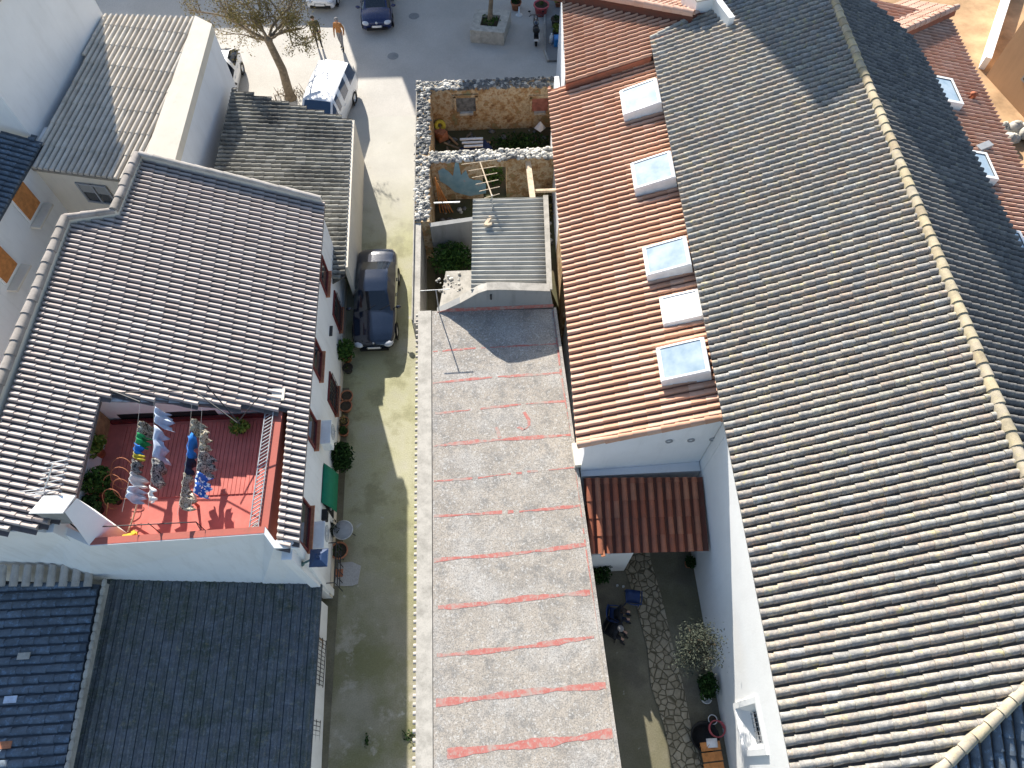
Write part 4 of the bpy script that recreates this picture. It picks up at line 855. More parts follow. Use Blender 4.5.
# front kerb and thin rail
mb = MB(); k0, k1 = P(90, 545, TPZ+.01), P(264, 533, TPZ+.01); mb.prism([k0, k1, k1+V3((0, .2, 0)), k0+V3((0, .2, 0))], 0, 0, 0, off=(0, 0, -1.05)); mb.build('kerb', 'red_wall', th)
mb = MB(); hz = TZ+1.05
q0, q1, q2 = P(75, 528, hz), P(196, 522, hz), P(207, 541, hz-.35)
mb.tube([q0, q1, q2], .018, 5)
for px, py in ((148, 523), (196, 522)): p = P(px, py, hz); mb.tube([p, p+V3((.1, -.12, -.75))], .014, 5)
mb.tube([P(40, 495, hz+.5), P(60, 515, hz+.2), P(100, 548, TZ+.4)], .02, 5); mb.build('rail', 'iron', th)
# chimney block with rendered skirt
mb = MB(); ch = rhs.pix(52, 516); zc = ch.z+.62
c0, c1_, c2_, c3_ = P(32, 512, zc), P(62, 512, zc), P(74, 498, zc), P(46, 498, zc)
mb.prism([c0, c1_, c2_, c3_], 0, 0, 0, off=(0, 0, -1.0)); mb.build('chimney', 'grey_render', th)
mb = MB(); o_ = V3((0, 0, .04)); mb.prism([c0+V3((-.05, -.05, 0)), c1_+V3((.05, -.05, 0)), c2_+V3((.05, .05, 0)), c3_+V3((-.05, .05, 0))], 0, 0, 0, off=(0, 0, .05)); mb.build('chimney_cap', 'clean_white', th)
mb = MB(); a, b, c = c2_+V3((0.06, 0, 0)), P(114, 525, TZ+.8), P(89, 545, TPZ+.02)
mb.prism([V3((c1_.x+.06, c1_.y, zc-.02)), V3((c2_.x+.06, c2_.y, zc-.02)), b, c], 0, 0, 0, off=(0, 0, -.9)); mb.build('chimney_skirt', 'clean_white', th)

# things on the terrace
def potted(name, label, c, potr, poth, potm, leafm, rad, n, size, group=None, lift=.0, cat='potted plant', lb=None):
    t = thing(name, label, cat, c, group); c = V3(c)
    m = MB(); m.lathe(c, [(0, 0), (potr*.72, 0), (potr*.95, poth*.85), (potr*1.08, poth*.86), (potr*1.08, poth), (potr*.92, poth), (potr*.9, poth*.88), (0, poth*.88)], 16); m.build('pot', potm, t)
    m = MB(); m.lathe(c+V3((0, 0, poth*.89)), [(potr*.9, 0), (0, .01)], 12); m.build('soil', 'soil', t)
    if n:
        cc = c+V3((0, 0, poth+rad[2]*.75+lift)); m = MB(); m.leaves(cc, rad, n, size, 0, .35)
        if n > 60:
            for k in range(5): d = V3((random.uniform(-1, 1)*rad[0]*.55, random.uniform(-1, 1)*rad[1]*.55, random.uniform(-.4, .5)*rad[2])); m.leaves(cc+d, (rad[0]*.5, rad[1]*.5, rad[2]*.5), n//5, size, 0, .6)
        m.build('foliage', leafm, t)
        m = MB()
        for k in range(5): m.tube([c+V3((0, 0, poth*.85)), cc+V3((random.uniform(-.5, .5)*rad[0], random.uniform(-.5, .5)*rad[1], random.uniform(-.2, .3)*rad[2]))], [.014, .006], 5)
        m.build('stem', 'bark', t)
    return t
G = 'potted plants on the red terrace'
potted('potted_plant', 'yellow green plant at the back left corner of the red terrace', P(107, 463, TZ)+V3((-.25, .3, 0)), .2, .4, 'terracotta', 'leaf_lime', (.42, .42, .4), 260, .075, G)
potted('potted_plant', 'yellow green plant against the back wall of the red terrace', P(243, 432, TZ), .13, .2, 'dark_pot', 'leaf_lime', (.34, .28, .22), 130, .075, G)
potted('potted_plant', 'dark bushy plant behind the iron hoops on the red terrace', P(106, 488, TZ), .2, .35, 'dark_pot', 'leaf_green', (.4, .5, .35), 380, .07, G)
potted('potted_plant', 'dark low plant at the front end of the iron hoops on the red terrace', P(100, 511, TZ), .18, .3, 'dark_pot', 'leaf_dark', (.34, .36, .3), 300, .07, G)
potted('potted_plant', 'small round leaved plant with a white flower beside the hoops', P(119, 502, TZ), .13, .25, 'dark_pot', 'leaf_green', (.2, .2, .2), 130, .06, G)
hp = thing('hoop_stand', 'curly iron plant stand of pinkish hoops among the terrace plants', 'plant stand', P(116, 480, TZ))
for k, (px, py, r) in enumerate(((122, 470, .33), (121, 478, .28), (113, 486, .3), (122, 489, .25), (112, 499, .25))):
    c = P(px, py, TZ+.55); m = MB(); a = random.uniform(-.4, .4); m.tube([c+V3((r*cos(t*pi/10), r*sin(t*pi/10)*.9, .25*sin(t*pi/10+a))) for t in range(17)], .014, 5); m.build('hoop', 'terracotta', hp)
m = MB(); c = P(116, 480, TZ); 
for s in (-.2, .2): m.tube([c+V3((s, 0, 0)), c+V3((s*.5, 0, .7))], .014, 5)
m.build('leg', 'terracotta', hp)
gl = thing('globe_lamp', 'round cream globe lamp on a short stem on the red terrace floor', 'globe lamp', P(192, 504, TZ))
m = MB(); c = P(190, 499, TZ+.62); m.ball(c, .19, 16, 10); m.build('globe', 'cream_wall', gl); m = MB(); m.tube([V3((c.x, c.y, TZ)), c-V3((0, 0, .15))], [.05, .03], 8); m.build('stem', 'red_wall', gl)
m = MB(); a, b = P(131, 535, TZ+.1), P(138, 490, TZ+.5); m.tube([P(128, 532, TZ+.02), P(133, 519, TZ+.12), P(139, 498, TZ+.55)], .03, 6); tag(m.build('broom', 'pale_wood'), 'pale broom handle leaning at the shaded edge of the terrace', 'broom')
m = MB(); a = P(108, 533, TZ+.02); m.tube([P(105, 520, TZ+.02), P(108, 503, TZ+.6)], .02, 6); tag(m.build('garden_stake', 'wood'), 'thin stake standing among plants near the terrace front', 'stake')
m = MB(); c = P(130, 535, TZ+.36); m.box(c, (.42, .1, .06), .2); m.box(c+V3((.12, .05, .04)), (.1, .12, .08), .6); tag(m.build('folded_hose', 'cloth_yellow'), 'yellow and black hose coil lying on the terrace front kerb', 'hose')
for px, lb in ((186, 'small dark bracket on the front terrace kerb, left of its twin'), (200, 'small dark bracket on the front terrace kerb, right of its twin')):
    m = MB(); c = P(px, 536, TZ+.36); m.box(c, (.13, .1, .16), 0); m.box(c+V3((0, 0, .09)), (.2, .05, .03)); tag(m.build('kerb_bracket', 'iron'), lb, 'bracket', 'brackets on the terrace kerb')
m = MB(); c = P(260, 531, TZ+.55); m.lathe(c, [(0, 0), (.24, .03), (.26, .1), (.2, .12), (0, .08)], 14); m.box(c+V3((0, 0, .12)), (.08, .2, .05), .3, 1); tag(m.build('stone_basin', ['grey_render', 'cloth_yellow']), 'grey stone basin on the front corner of the red parapet', 'basin')
# clothes lines with washing
LZ = 6.25
def line(label, a, b):
    m = MB(); a, b = V3(a), V3(b); m.tube([a.lerp(b, t/8)-V3((0, 0, .12*sin(pi*t/8))) for t in range(9)], .005, 4); return tag(m.build('clothes_line', 'grey_render'), label, 'clothes line', 'clothes lines over the red terrace')
lines = {1: (P(140, 402, LZ), P(122, 512, LZ)), 2: (P(154, 400, LZ), P(148, 510, LZ)), 3: (P(192, 402, LZ), P(177, 516, LZ)), 4: (P(202, 408, LZ), P(190, 512, LZ))}
for k, lb in ((1, 'clothes line carrying the green towel, leftmost over the terrace'), (2, 'clothes line carrying the pale blue shirt'), (3, 'clothes line carrying the bright blue shirt'), (4, 'clothes line carrying the dotted blue cloth, rightmost over the terrace')): line(lb, *lines[k])
def on_line(k, py):
    a, b = lines[k]; lo, hi = 0, 1
    for _ in range(40):
        m_ = (lo+hi)/2; p = a.lerp(b, m_); d = p-CAM; y = 384 - F*(d.dot(UP))/(d.dot(FW))
        if y < py: lo = m_
        else: hi = m_
    t = (lo+hi)/2; return a.lerp(b, t)-V3((0, 0, .12*sin(pi*t)))
def cloth(k, py0, py1, drop, mat, label, shape='towel', name='laundry', cat='laundry'):
    drop *= 1.3; a, b = on_line(k, py0), on_line(k, py1); W = (b-a).length; m = MB(); nu, nv = 12, 9; ph = random.uniform(0, 6); rows = []
    for j in range(nv+1):
        v = j/nv; row = []
        for i in range(nu+1):
            u = i/nu; uu = u-.5; dl = drop
            if shape == 'shirt': wid = 1.25 if .12 < v < .45 else .8; uu *= wid; 
            if shape == 'pants': uu *= .75+.1*v; dl = drop*(1-.0*abs(uu))
            if shape == 'point': dl = drop*(.35+.9*abs(u-.35)); uu *= (1-.25*v)
            if shape == 'bunch': uu *= .85+.35*sin(pi*v)
            p = a.lerp(b, .5)+(b-a)*uu-V3((0, 0, dl*v)); f = .05*sin(u*11+ph+v*2)+.035*sin(u*23+ph*2)*v+.05*sin(v*6+ph)
            row.append(p+V3((f*(.3+v)*1.2+.1*v+.1*v*sin(ph), random.uniform(-.012, .012), 0)))
        rows.append(row)
    m.grid(rows, 0, .5, True); o = m.build(name, mat, None, .012); return tag(o, label, cat, 'washing on the clothes lines')
cloth(1, 419, 431, .5, 'cloth_camo', 'dark patterned garment at the far end of the leftmost line', 'bunch')
cloth(1, 431, 441, .42, 'cloth_green', 'bright green towel on the leftmost line')
cloth(1, 441, 451, .38, 'cloth_blue', 'small blue garment below the green towel'); cloth(1, 450, 456, .25, 'cloth_yellow', 'tiny yellow garment under the small blue one')
cloth(1, 457, 468, .4, 'cloth_print', 'grey printed garment at the middle of the leftmost line', 'bunch'); cloth(1, 469, 481, .5, 'cloth_white', 'white crumpled garment on the leftmost line', 'bunch'); cloth(1, 484, 497, .5, 'cloth_pale', 'pale blue and white garment at the near end of the leftmost line', 'bunch')
cloth(2, 404, 424, .5, 'cloth_pale', 'narrow pale blue trousers at the far end of the second line', 'pants'); cloth(2, 424, 455, .85, 'cloth_pale', 'large pale blue shirt on the second line', 'point')
cloth(2, 455, 480, .6, 'cloth_print', 'grey patterned shirt below the large pale blue one', 'bunch'); cloth(2, 484, 500, .35, 'cloth_white', 'small pointed white cloth at the near end of the second line', 'point')
cloth(3, 417, 430, .5, 'cloth_camo', 'dark patterned cloth at the far end of the third line', 'bunch'); cloth(3, 432, 456, .5, 'cloth_blue', 'bright blue shirt on the third line', 'shirt'); cloth(3, 453, 470, .5, 'cloth_navy', 'black garment below the bright blue shirt', 'bunch')
cloth(3, 470, 490, .45, 'cloth_camo', 'tan patterned trousers on the third line', 'bunch'); cloth(3, 490, 506, .4, 'cloth_camo', 'tan patterned cloth at the near end of the third line', 'bunch')
cloth(4, 430, 449, .45, 'cloth_camo', 'tan patterned shirt at the far end of the rightmost line', 'shirt'); cloth(4, 448, 469, .6, 'cloth_print', 'black and grey printed shirt on the rightmost line', 'bunch'); cloth(4, 470, 492, .45, 'cloth_dots', 'blue cloth with white dots on the rightmost line')
m = MB(); p = lines[1][0]; m.tube([rhs.pix(112, 392)+V3((0, 0, .1)), p], .03, 6); tag(m.build('line_pole', 'iron'), 'dark pole reaching from the roof edge to the leftmost clothes line', 'pole')
m = MB(); m.tube([rhs.pix(268, 410)+V3((0, 0, .9)), P(235, 420, LZ)-V3((0, 0, .2)), rhs.pix(200, 398)+V3((0, 0, .5)), rhs.pix(120, 394)+V3((0, 0, .1))], .02, 5); m.tube([rhs.pix(215, 396)+V3((0, 0, .7)), P(240, 424, 5.4)], .02, 5); tag(m.build('wire_arch', 'iron'), 'thin dark wire frame above the back edge of the terrace', 'wire frame')
# roof aerial near the chimney
b0 = rhs.pix(54, 499); aa = thing('tv_aerial', 'white comb shaped aerial leaning beside the grey chimney', 'aerial', b0, 'aerials on the roofs')
m = MB(); m.tube([b0, b0+V3((0, 0, .5)), P(53, 464, b0.z+1.1)], .025, 6); m.build('boom', 'alu', aa)
for k in range(7): p = P(44+k*1.6, 492-k*5, b0.z+.55+.08*k); m = MB(); m.tube([p+V3((-.22, -.05, 0)), p+V3((.42, .06, 0))], .017, 5); m.build('crossbar', 'alu', aa)
for k in range(4): p = P(34+k*5, 491+k*2, b0.z+.5); m = MB(); m.tube([p+V3((-.4, 0, 0)), p+V3((.3, .05, .0))], .015, 5); m.build('crossbar', 'alu', aa)

# ================================================================== LOWER FRONT ROOFS
lf = thing('flat_tiled_house', 'low house in shade with a dark mossy flat tile roof beside the lane', 'house', (-9, 3, 0))
lz_ = 1.7
f0, f1 = P(322, 583, lz_), P(310, 768, lz_); up_ = P(105, 583, lz_+.35)
rf_ = Roof(f0, f1, up_); fd = (f1-f0).normalized()
poly = [f0-fd*.16, f1+fd*3, rf_.pix(60, 790), rf_.pix(104, 577)]; poly[2] = rf_.pix(106, 583)+(rf_.pix(68, 768)-rf_.pix(106, 583))*1.6
mb = MB()
def flat_tiles(mb, rp, poly, pu, pv, h=.017):
    uv = [rp.uv(p) for p in poly]; us = [p[0] for p in uv]; u = min(us)
    while u < max(us):
        for v0, v1 in spans(uv, u+pu/2):
            v = math.floor(v0/pv)*pv
            while v < v1:
                a, b = max(v, v0), min(v+pv*1.04, v1)
                if b-a > .03:
                    rn = random.random(); g = .014; j = random.uniform(0, .004)
                    q = [rp.at(u+g, a, h+j), rp.at(u+pu-g, a, h+j), rp.at(u+pu-g, b, .004), rp.at(u+g, b, .004)]; mb.face(q, 0, rn)
                    mb.face([q[0]-rp.N*.03, q[1]-rp.N*.03, q[1], q[0]], 0, rn); mb.face([q[0]-rp.N*.03, q[0], q[3], q[3]-rp.N*.03], 0, rn); mb.face([q[1], q[1]-rp.N*.03, q[2]-rp.N*.03, q[2]], 0, rn)
                    c0 = rp.at(u+pu*.5, a, 0); mb.grid([[rp.at(u+pu*.5+.05*cos(pi*k/4), a, h+j+.042*sin(pi*k/4)) for k in range(5)], [rp.at(u+pu*.5+.045*cos(pi*k/4), b, .004+.04*sin(pi*k/4)) for k in range(5)]], 0, rn)
                v += pv
        u += pu
rf2 = Roof(f1, f1+rf_.V, f0); flat_tiles(mb, rf2, poly, .3, .345); slab(mb, rf_, poly, .1, 1, -.03); mb.build('roof', ['flat_tile', 'slate_channel'], lf)
bx0, bx1 = P(330, 600, 0), P(327, 768, 0)
mb = MB(); mb.prism([(bx0.x-.05, 5.35), (bx1.x-.05, -3), (bx1.x-.35, -3), (bx0.x-.35, 5.35)], 0, 1.5, 0); mb.build('wall', 'white_wall', lf)
wxx = bx0.x-.05
for py, ln in ((663, 1.35), (748, 1.4)):
    c = hit(319, py, (wxx, 0, 0), (1, 0, 0)); y0, y1 = c.y-ln/2, c.y+ln/2
    m = MB(); 
    for (ya, yb2, za, zb) in ((y0-.06, y0, .5, 1.42), (y1, y1+.06, .5, 1.42), (y0, y1, 1.36, 1.42), (y0, y1, .5, .56)): m.obox((wxx, ya, za), (0, yb2-ya, 0), (0, 0, zb-za), (.05, 0, 0))
    o = m.build('window', 'wood', lf); m = MB(); m.obox((wxx+.004, y0, .56), (0, y1-y0, 0), (0, 0, .8), (.012, 0, 0)); m.build('pane', 'window_glass', o)
    m = MB()
    for k in range(12): y = y0+(y1-y0)*k/11; m.tube([(wxx+.13, y, .45), (wxx+.13, y, 1.42)], .011, 5)
    for zz in (.45, .95, 1.42): m.tube([(wxx+.13, y0-.05, zz), (wxx+.13, y1+.05, zz)], .014, 5)
    m.build('grille', 'iron', o)
lb_ = thing('barrel_tiled_shed', 'low shed in shade with a blue grey weathered barrel tile roof', 'shed', (-15, 3, 0))
g0, g1 = P(104, 586, 2.5), P(67, 768, 2.5); rg_ = Roof(g0, g1, P(0, 600, 2.8)); gd = (g1-g0).normalized()
poly = [rg_.pix(99, 584), g1+gd*3, rg_.pix(-120, 800), rg_.pix(-60, 578)]
mb = MB(); tiles(mb, rg_, poly, .275, .42, .42, .24, .012, .05, 6, .3, 0, 1, phase=.3); slab(mb, rg_, poly, .1, 1, -.06); mb.build('roof', ['slate_tile', 'slate_channel'], lb_)
mb = MB(); p0, p1 = rg_.pix(105, 583), rg_.pix(105, 583)+(rg_.pix(68, 768)-rg_.pix(105, 583))*1.5
d_ = (p1-p0).normalized(); L_ = (p1-p0).length; k = 0.0
while k < L_: mb.ball(p0+d_*k+V3((0, 0, .05)), (.075, .17, .08), 8, 5); k += .27
mb.obox(p0+V3((-.03, 0, -.2)), p1-p0, (.07, 0, 0), (0, 0, .24)); mb.build('verge', 'mortar', lb_)
mb = MB()
for k in range(9):
    p = rg_.pix(-8+k*12.3, 578)+V3((0, 0, .03)); rn = random.random()
    lo = [p+V3((-.13*cos(pi*x/6), -.28, .0+.13*sin(pi*x/6))) for x in range(7)]; hi = [p+V3((-.11*cos(pi*x/6), .35, .16+.12*sin(pi*x/6))) for x in range(7)]; mb.grid([lo, hi], 0, rn); mb.face(lo, 0, rn)
mb.build('flashing_tile_row', 'verge_tile', lb_)
mb = MB(); mb.prism([(-16.8, -3), (-13.0, -3), (-13.0, 5.4), (-16.8, 5.4)], 0, 2.2); mb.build('wall', 'white_wall', lb_)
for px, py, mm, lb in ((33, 653, 'mortar', 'pale square patch tile on the shaded barrel roof, topmost of three'), (20, 696, 'cloth_pale', 'pale blue patch tile on the shaded barrel roof, between two others'), (15, 741, 'terracotta', 'reddish patch tile on the shaded barrel roof, lowest of three')):
    m = MB(); p = rg_.pix(px, py)+rg_.N*.13; m.obox(p, rg_.V*.34, rg_.U*.19, rg_.N*.03); tag(m.build('patch_tile', mm), lb, 'patch tile', 'patch tiles on the barrel roof')

# ================================================================== OLD GREY TILED STORE (upper left of the lane)
og = thing('old_store', 'low store with a blackened grey barrel tile roof beside the lane', 'building', (-9, 23, 0))
o0, o1 = P(345, 268, 2.5), P(352, 121, 2.5); rog = Roof(o0, o1, P(225, 110, 3.2))
poly = [rog.pix(345, 275), o1, rog.pix(232, 90), rog.pix(214, 172), rog.pix(214, 200), rog.pix(300, 300)]
mb = MB(); tiles(mb, rog, poly, .25, .42, .4, .5, .016, .03, 6, .25, 0, 1, phase=.2); slab(mb, rog, poly, .1, 1, -.05); mb.build('roof', ['grey_tile', 'grey_channel'], og)
mb = MB(); ex = (o1-o0).normalized(); mb.obox(o0+V3((-.04, 0, -2.55)), o1-o0, (.16, 0, 0), (0, 0, 2.6)); a = rog.pix(234, 91); mb.obox(V3((o1.x, o1.y-.05, 0)), V3((a.x, a.y-.05, 0))-V3((o1.x, o1.y-.05, 0)), (0, -.2, 0), (0, 0, 2.3)); mb.build('wall', 'cream_wall', og)

# ================================================================== BEIGE-ROOFED HOUSE (top left)
bh = thing('beige_roof_house', 'white house with a pale beige tile roof half in shadow', 'house', (-15, 25, 0))
e0, e1 = P(30, 168, 4.5), P(145, 183, 4.5); tp0 = P(105, 16, 5.4)
rbe = Roof(e0, e1, tp0); t1 = rbe.pix(203, 18)
poly = [e0, e1+(e1-e0).normalized()*.25, rbe.pix(198, 18), rbe.pix(104, 15)]
mb = MB(); tiles(mb, rbe, poly, .25, 1.15, .38, .42, .012, .012, 6, .1); slab(mb, rbe, poly, .12, 1, -.05); mb.build('roof', ['beige_tile', 'beige_channel'], bh)
pr = [rbe.pix(196, 18)+V3((0, 0, .12)), rbe.pix(143, 168)+V3((0, 0, .12))]; q0, q1 = P(212, 24, pr[0].z), P(172, 171, pr[1].z)
mb = MB(); mb.prism([pr[0], pr[1], q1, q0], 0, 0, 0, off=(0, 0, -.4)); mb.build('parapet', 'cream_wall', bh)
mb = MB(); fr0, fr1 = e0+V3((0, .12, 0)), e1+V3((.9, .02, 0))
mb.obox(V3((fr0.x, fr0.y, 0)), V3(((fr1-fr0).x, (fr1-fr0).y, 0)), V3((.05, .3, 0)), (0, 0, 4.38)); mb.build('wall', 'cream_wall', bh)
mb = MB(); mb.prism([V3((q1.x-.04, q1.y, 0)), V3((q0.x-.04, q0.y, 0)), V3((q0.x-.04, q0.y, pr[0].z-.4)), V3((q1.x-.04, q1.y, pr[1].z-.4))], 0, 0, 0, off=(-.3, 0, 0)); mb.obox(V3((q0.x-.3, q0.y-.3, 0)), V3((tp0.x-q0.x, tp0.y-q0.y+.2, 0)), (0, .25, 0), (0, 0, pr[0].z-.42)); mb.build('side_wall', 'shade_wall', bh)
bn = V3(((e1-e0).y, -(e1-e0).x, 0)).normalized(); be = V3(((e1-e0).x, (e1-e0).y, 0)).normalized()
def BP(px, py, o=0): return hit(px, py, fr0+bn*o, bn)
a, b, c = BP(75, 182), BP(98, 188), BP(118, 214)
w0 = V3((a.x, a.y, 0)); ztop = a.z; zbot = ztop-1.1; wl = 1.35
m = MB(); 
for (s0, s1, za, zb) in ((0, .08, zbot, ztop), (wl-.08, wl, zbot, ztop), (wl/2-.04, wl/2+.04, zbot, ztop), (.08, wl-.08, ztop-.08, ztop), (.08, wl-.08, zbot, zbot+.08)):
    m.obox(w0+be*s0+V3((0, 0, za)), be*(s1-s0), (0, 0, zb-za), bn*(.06 if s0 != wl/2-.04 else .05))
wo = m.build('window', 'grey_plastic', bh)
for k in (0, 1):
    m = MB(); m.obox(w0+be*(.08+k*(wl/2))+V3((0, 0, zbot+.08)), be*(wl/2-.12), (0, 0, .5), bn*.012); m.build('pane', 'window_glass', wo)
    m = MB(); m.obox(w0+be*(.08+k*(wl/2))+V3((0, 0, zbot+.58)), be*(wl/2-.12), (0, 0, ztop-.08-zbot-.58), bn*.02); m.build('shutter', 'grey_render', wo)
# tall white house behind it
tw = thing('tall_white_house', 'tall plain white house wall rising over the beige roof', 'house', (-20, 27, 0))
wa, wb = rbe.pix(33, 139), rbe.pix(103, 15); wa.z = wb.z = 0; wd = (wb-wa).normalized(); wn = V3((-wd.y, wd.x, 0))
mb = MB(); mb.prism([wa, wb, wb+wn*9, wa+wn*9], 0, 0, 0, off=(0, 0, 9.0)); mb.build('wall', 'shade_wall', tw)
mb = MB(); mb.prism([wa-wd*.15-wn*.15, wb+wd*.15-wn*.15, wb+wn*9, wa+wn*9], 0, 0, 0, off=(0, 0, .12)); mb.v = [p+V3((0, 0, 9.0)) for p in mb.v]; mb.build('coping', 'mortar', tw)
# wing with the orange shutters
wg = thing('shuttered_wing', 'narrow white wing with orange wooden shutters under a dark tile roof', 'house', (-19.5, 20, 0))
s0, s1 = P(0, 219, 4.7), P(40, 150, 4.7); rw = Roof(s0, s1, P(0, 150, 5.1)); sd = (s1-s0).normalized()
s1b = rw.pix(41, 146)
poly = [s0-sd*5, s1b, rw.pix(34, 139), rw.pix(-10, 134), rw.pix(-90, 134), rw.pix(-160, 260)]
mb = MB(); tiles(mb, rw, poly, .25, .42, .36, .4, .02, .02, 5, .2); slab(mb, rw, poly, .1, 1, -.05); mb.build('roof', ['slate_tile', 'slate_channel'], wg)
ws = V3((s0.x, s0.y, 0))-sd*5; we = V3((s1b.x, s1b.y, 0)); wn2 = V3((sd.y, -sd.x, 0)); wn2 = wn2 if wn2.x > 0 else -wn2; ws -= wn2*.12; we -= wn2*.12
mb = MB(); mb.obox(ws, we-ws+sd*1.2, -wn2*.3, (0, 0, 4.6)); mb.build('wall', 'white_wall', wg)
def WP(px, py): return hit(px, py, ws, wn2)
for px, py in ((25, 201), (1, 264)):
    a = WP(px, py); m = MB(); a0 = a-sd*.55; a0.z = a.z-.65; m.obox(a0, sd*1.1, (0, 0, 1.3), wn2*.05); o = m.build('window', 'clean_white', wg)
    m = MB(); m.obox(a0+sd*.07+V3((0, 0, .07))+wn2*.052, sd*.96, (0, 0, 1.16), wn2*.03); m.build('shutter', 'orange_wood', o)
    m = MB(); m.obox(a0-sd*.1+V3((0, 0, -.25)), sd*1.3, (0, 0, .1), wn2*.4); m.build('sill', 'cream_wall', o)

# ================================================================== VEHICLES
def vehicle(name, label, cat, pos, heading, st, paintm, glassm, wheels, wr, ws, wind, rear, side, pill, plate_front=True, front_lights=True, group='cars parked in the plaza'):
    """st: stations from the front (x, half width, bottom z, belt z, half width at belt, top z, half width at top, crown)
       wind/rear: station index pairs of the glass; side: station pair of the side glass; pill: stations that are pillars"""
    t = thing(name, label, cat, pos, group); R = Matrix.Rotation(heading, 3, 'Z'); o = V3(pos)
    # densify by smooth interpolation
    D = []
    for i in range(len(st)-1):
        for k in range(3):
            f = k/3; D.append(tuple(a+(b-a)*f for a, b in zip(st[i], st[i+1]))+(i,))
    D.append(tuple(st[-1])+(len(st)-2,))
    def ringof(s):
        x, w_, zb, zl, wl, zt, wt, cr = s[:8]
        h = [(0, zb), (w_*.86, zb), (w_*.97, zb+.08), (w_, zb+(zl-zb)*.45), (w_*.995, zb+(zl-zb)*.75), (wl, zl), ((wl+wt)/2+.015, (zl+zt)/2), (wt, zt), (wt*.86, zt+cr*.45), (wt*.5, zt+cr*.85), (0, zt+cr)]
        return [V3((-y, x, z_)) for y, z_ in h]+[V3((y, x, z_)) for y, z_ in h[-2:0:-1]]
    rings = [[o+R@p for p in ringof(s)] for s in D]; n = len(rings[0]); body, wg_, sg_ = MB(), MB(), MB()
    gl = {}
    for a in range(len(rings)-1):
        seg = D[a][8]
        for b in range(n):
            c = (b+1) % n; q = [rings[a][b], rings[a][c], rings[a+1][c], rings[a+1][b]]
            top = 7 <= b <= 12; sd_ = b in (5, 6, 13, 14)
            key = None
            if top and seg in wind: key = 'windscreen'
            if top and seg in rear: key = 'rear_window'
            if sd_ and seg in side and not (a % 3 == 0 and seg in pill): key = 'side_window*%d' % (b > 9)
            if key and key[:4] != 'side' and b in (7, 12): key = None
            (body if key is None else gl.setdefault(key, MB())).face(q, 0, .5, True)
    body.face(rings[0][::-1], 0); body.face(rings[-1], 0)
    def weld(ob):
        bm = bmesh.new(); bm.from_mesh(ob.data); bmesh.ops.remove_doubles(bm, verts=bm.verts, dist=.0005); bmesh.ops.recalc_face_normals(bm, faces=bm.faces); bm.to_mesh(ob.data); bm.free()
    bo = body.build('body', paintm, t); weld(bo)
    for k, m in gl.items(): g = m.build(k.rsplit('*')[0], glassm, t); weld(g)
    A = Matrix.Rotation(pi/2, 3, 'Y')
    for wx in wheels:
        for s in (-1, 1):
            c = o+R@V3((s*(ws-.09), wx, wr)); ax = R @ A
            m = MB(); m.lathe(c, [(wr*.62, -.1), (wr*.95, -.1), (wr, -.06), (wr, .06), (wr*.95, .1), (wr*.62, .1)], 20, 0, True, ax); ty = m.build('wheel', 'rubber', t)
            m = MB(); m.lathe(c, [(0, .07*s), (wr*.2, .08*s), (wr*.58, .05*s), (wr*.64, .085*s)], 10, 0, False, ax); m.build('rim', 'alu', ty)
            m = MB(); m.lathe(c, [(wr*1.0, .02*s), (wr*1.16, .085*s), (wr*1.17, .1*s)], 20, 0, True, ax); m.build('wheel_arch', 'black', t)
    loc = lambda x, y, z_: o+R@V3((x, y, z_))
    f = st[0]; f1 = st[1]
    w_ = f1[1]
    if front_lights:
        for s in (-1, 1):
            m = MB(); m.ball(loc(s*w_*.76, f1[0]-.02 if f1[0] < 0 else f1[0]+.02, f1[3]-.08), (.22, .2, .12), 12, 8, 0, 0, R @ Matrix.Rotation(s*.35, 3, 'Z')); m.build('headlight', 'lamp_glass', t)
    sg = 1 if st[-1][0] > st[0][0] else -1
    m = MB(); m.box(loc(0, f[0]-.0*sg, f[3]-.13), (w_*.8, .06, .17), heading); 
    for k in range(4): m.box(loc(0, f[0]-.03*sg, f[3]-.19+k*.04), (w_*.78, .03, .012), heading, 1)
    m.build('grille', ['black', 'alu'], t)
    m = MB(); m.box(loc(0, f[0]-.05*sg, f[2]+.2), (.52, .02, .11), heading); m.build('number_plate', 'cloth_white', t)
    m = MB(); m.box(loc(0, f[0]-.015*sg, f[2]+.07), (w_*1.5, .1, .14), heading); m.build('bumper_trim', 'black', t)
    e = st[-1]; 
    for s in (-1, 1):
        m = MB(); m.box(loc(s*e[1]*.8, e[0]-.02*sg, e[3]-.14), (.22, .1, .2), heading); m.build('tail_light', 'tail_red', t)
    i0 = side[0]; ms = st[i0]
    for s in (-1, 1):
        m = MB(); m.ball(loc(s*(ms[1]+.12), ms[0]+.12*sg, ms[3]+.09), (.13, .07, .085), 10, 6, 0, 0, R); m.tube([loc(s*(ms[1]-.04), ms[0]+.16*sg, ms[3]+.02), loc(s*(ms[1]+.08), ms[0]+.13*sg, ms[3]+.05)], .02, 5); m.build('mirror', paintm if paintm != 'car_white' else 'black', t)
        for x in (st[i0][0]+.9*sg, st[i0][0]+1.7*sg):
            m = MB(); m.box(loc(s*(ms[1]+.005), x, ms[3]-.1), (.02, .18, .03), heading); m.build('door_handle', paintm, t)
    return t
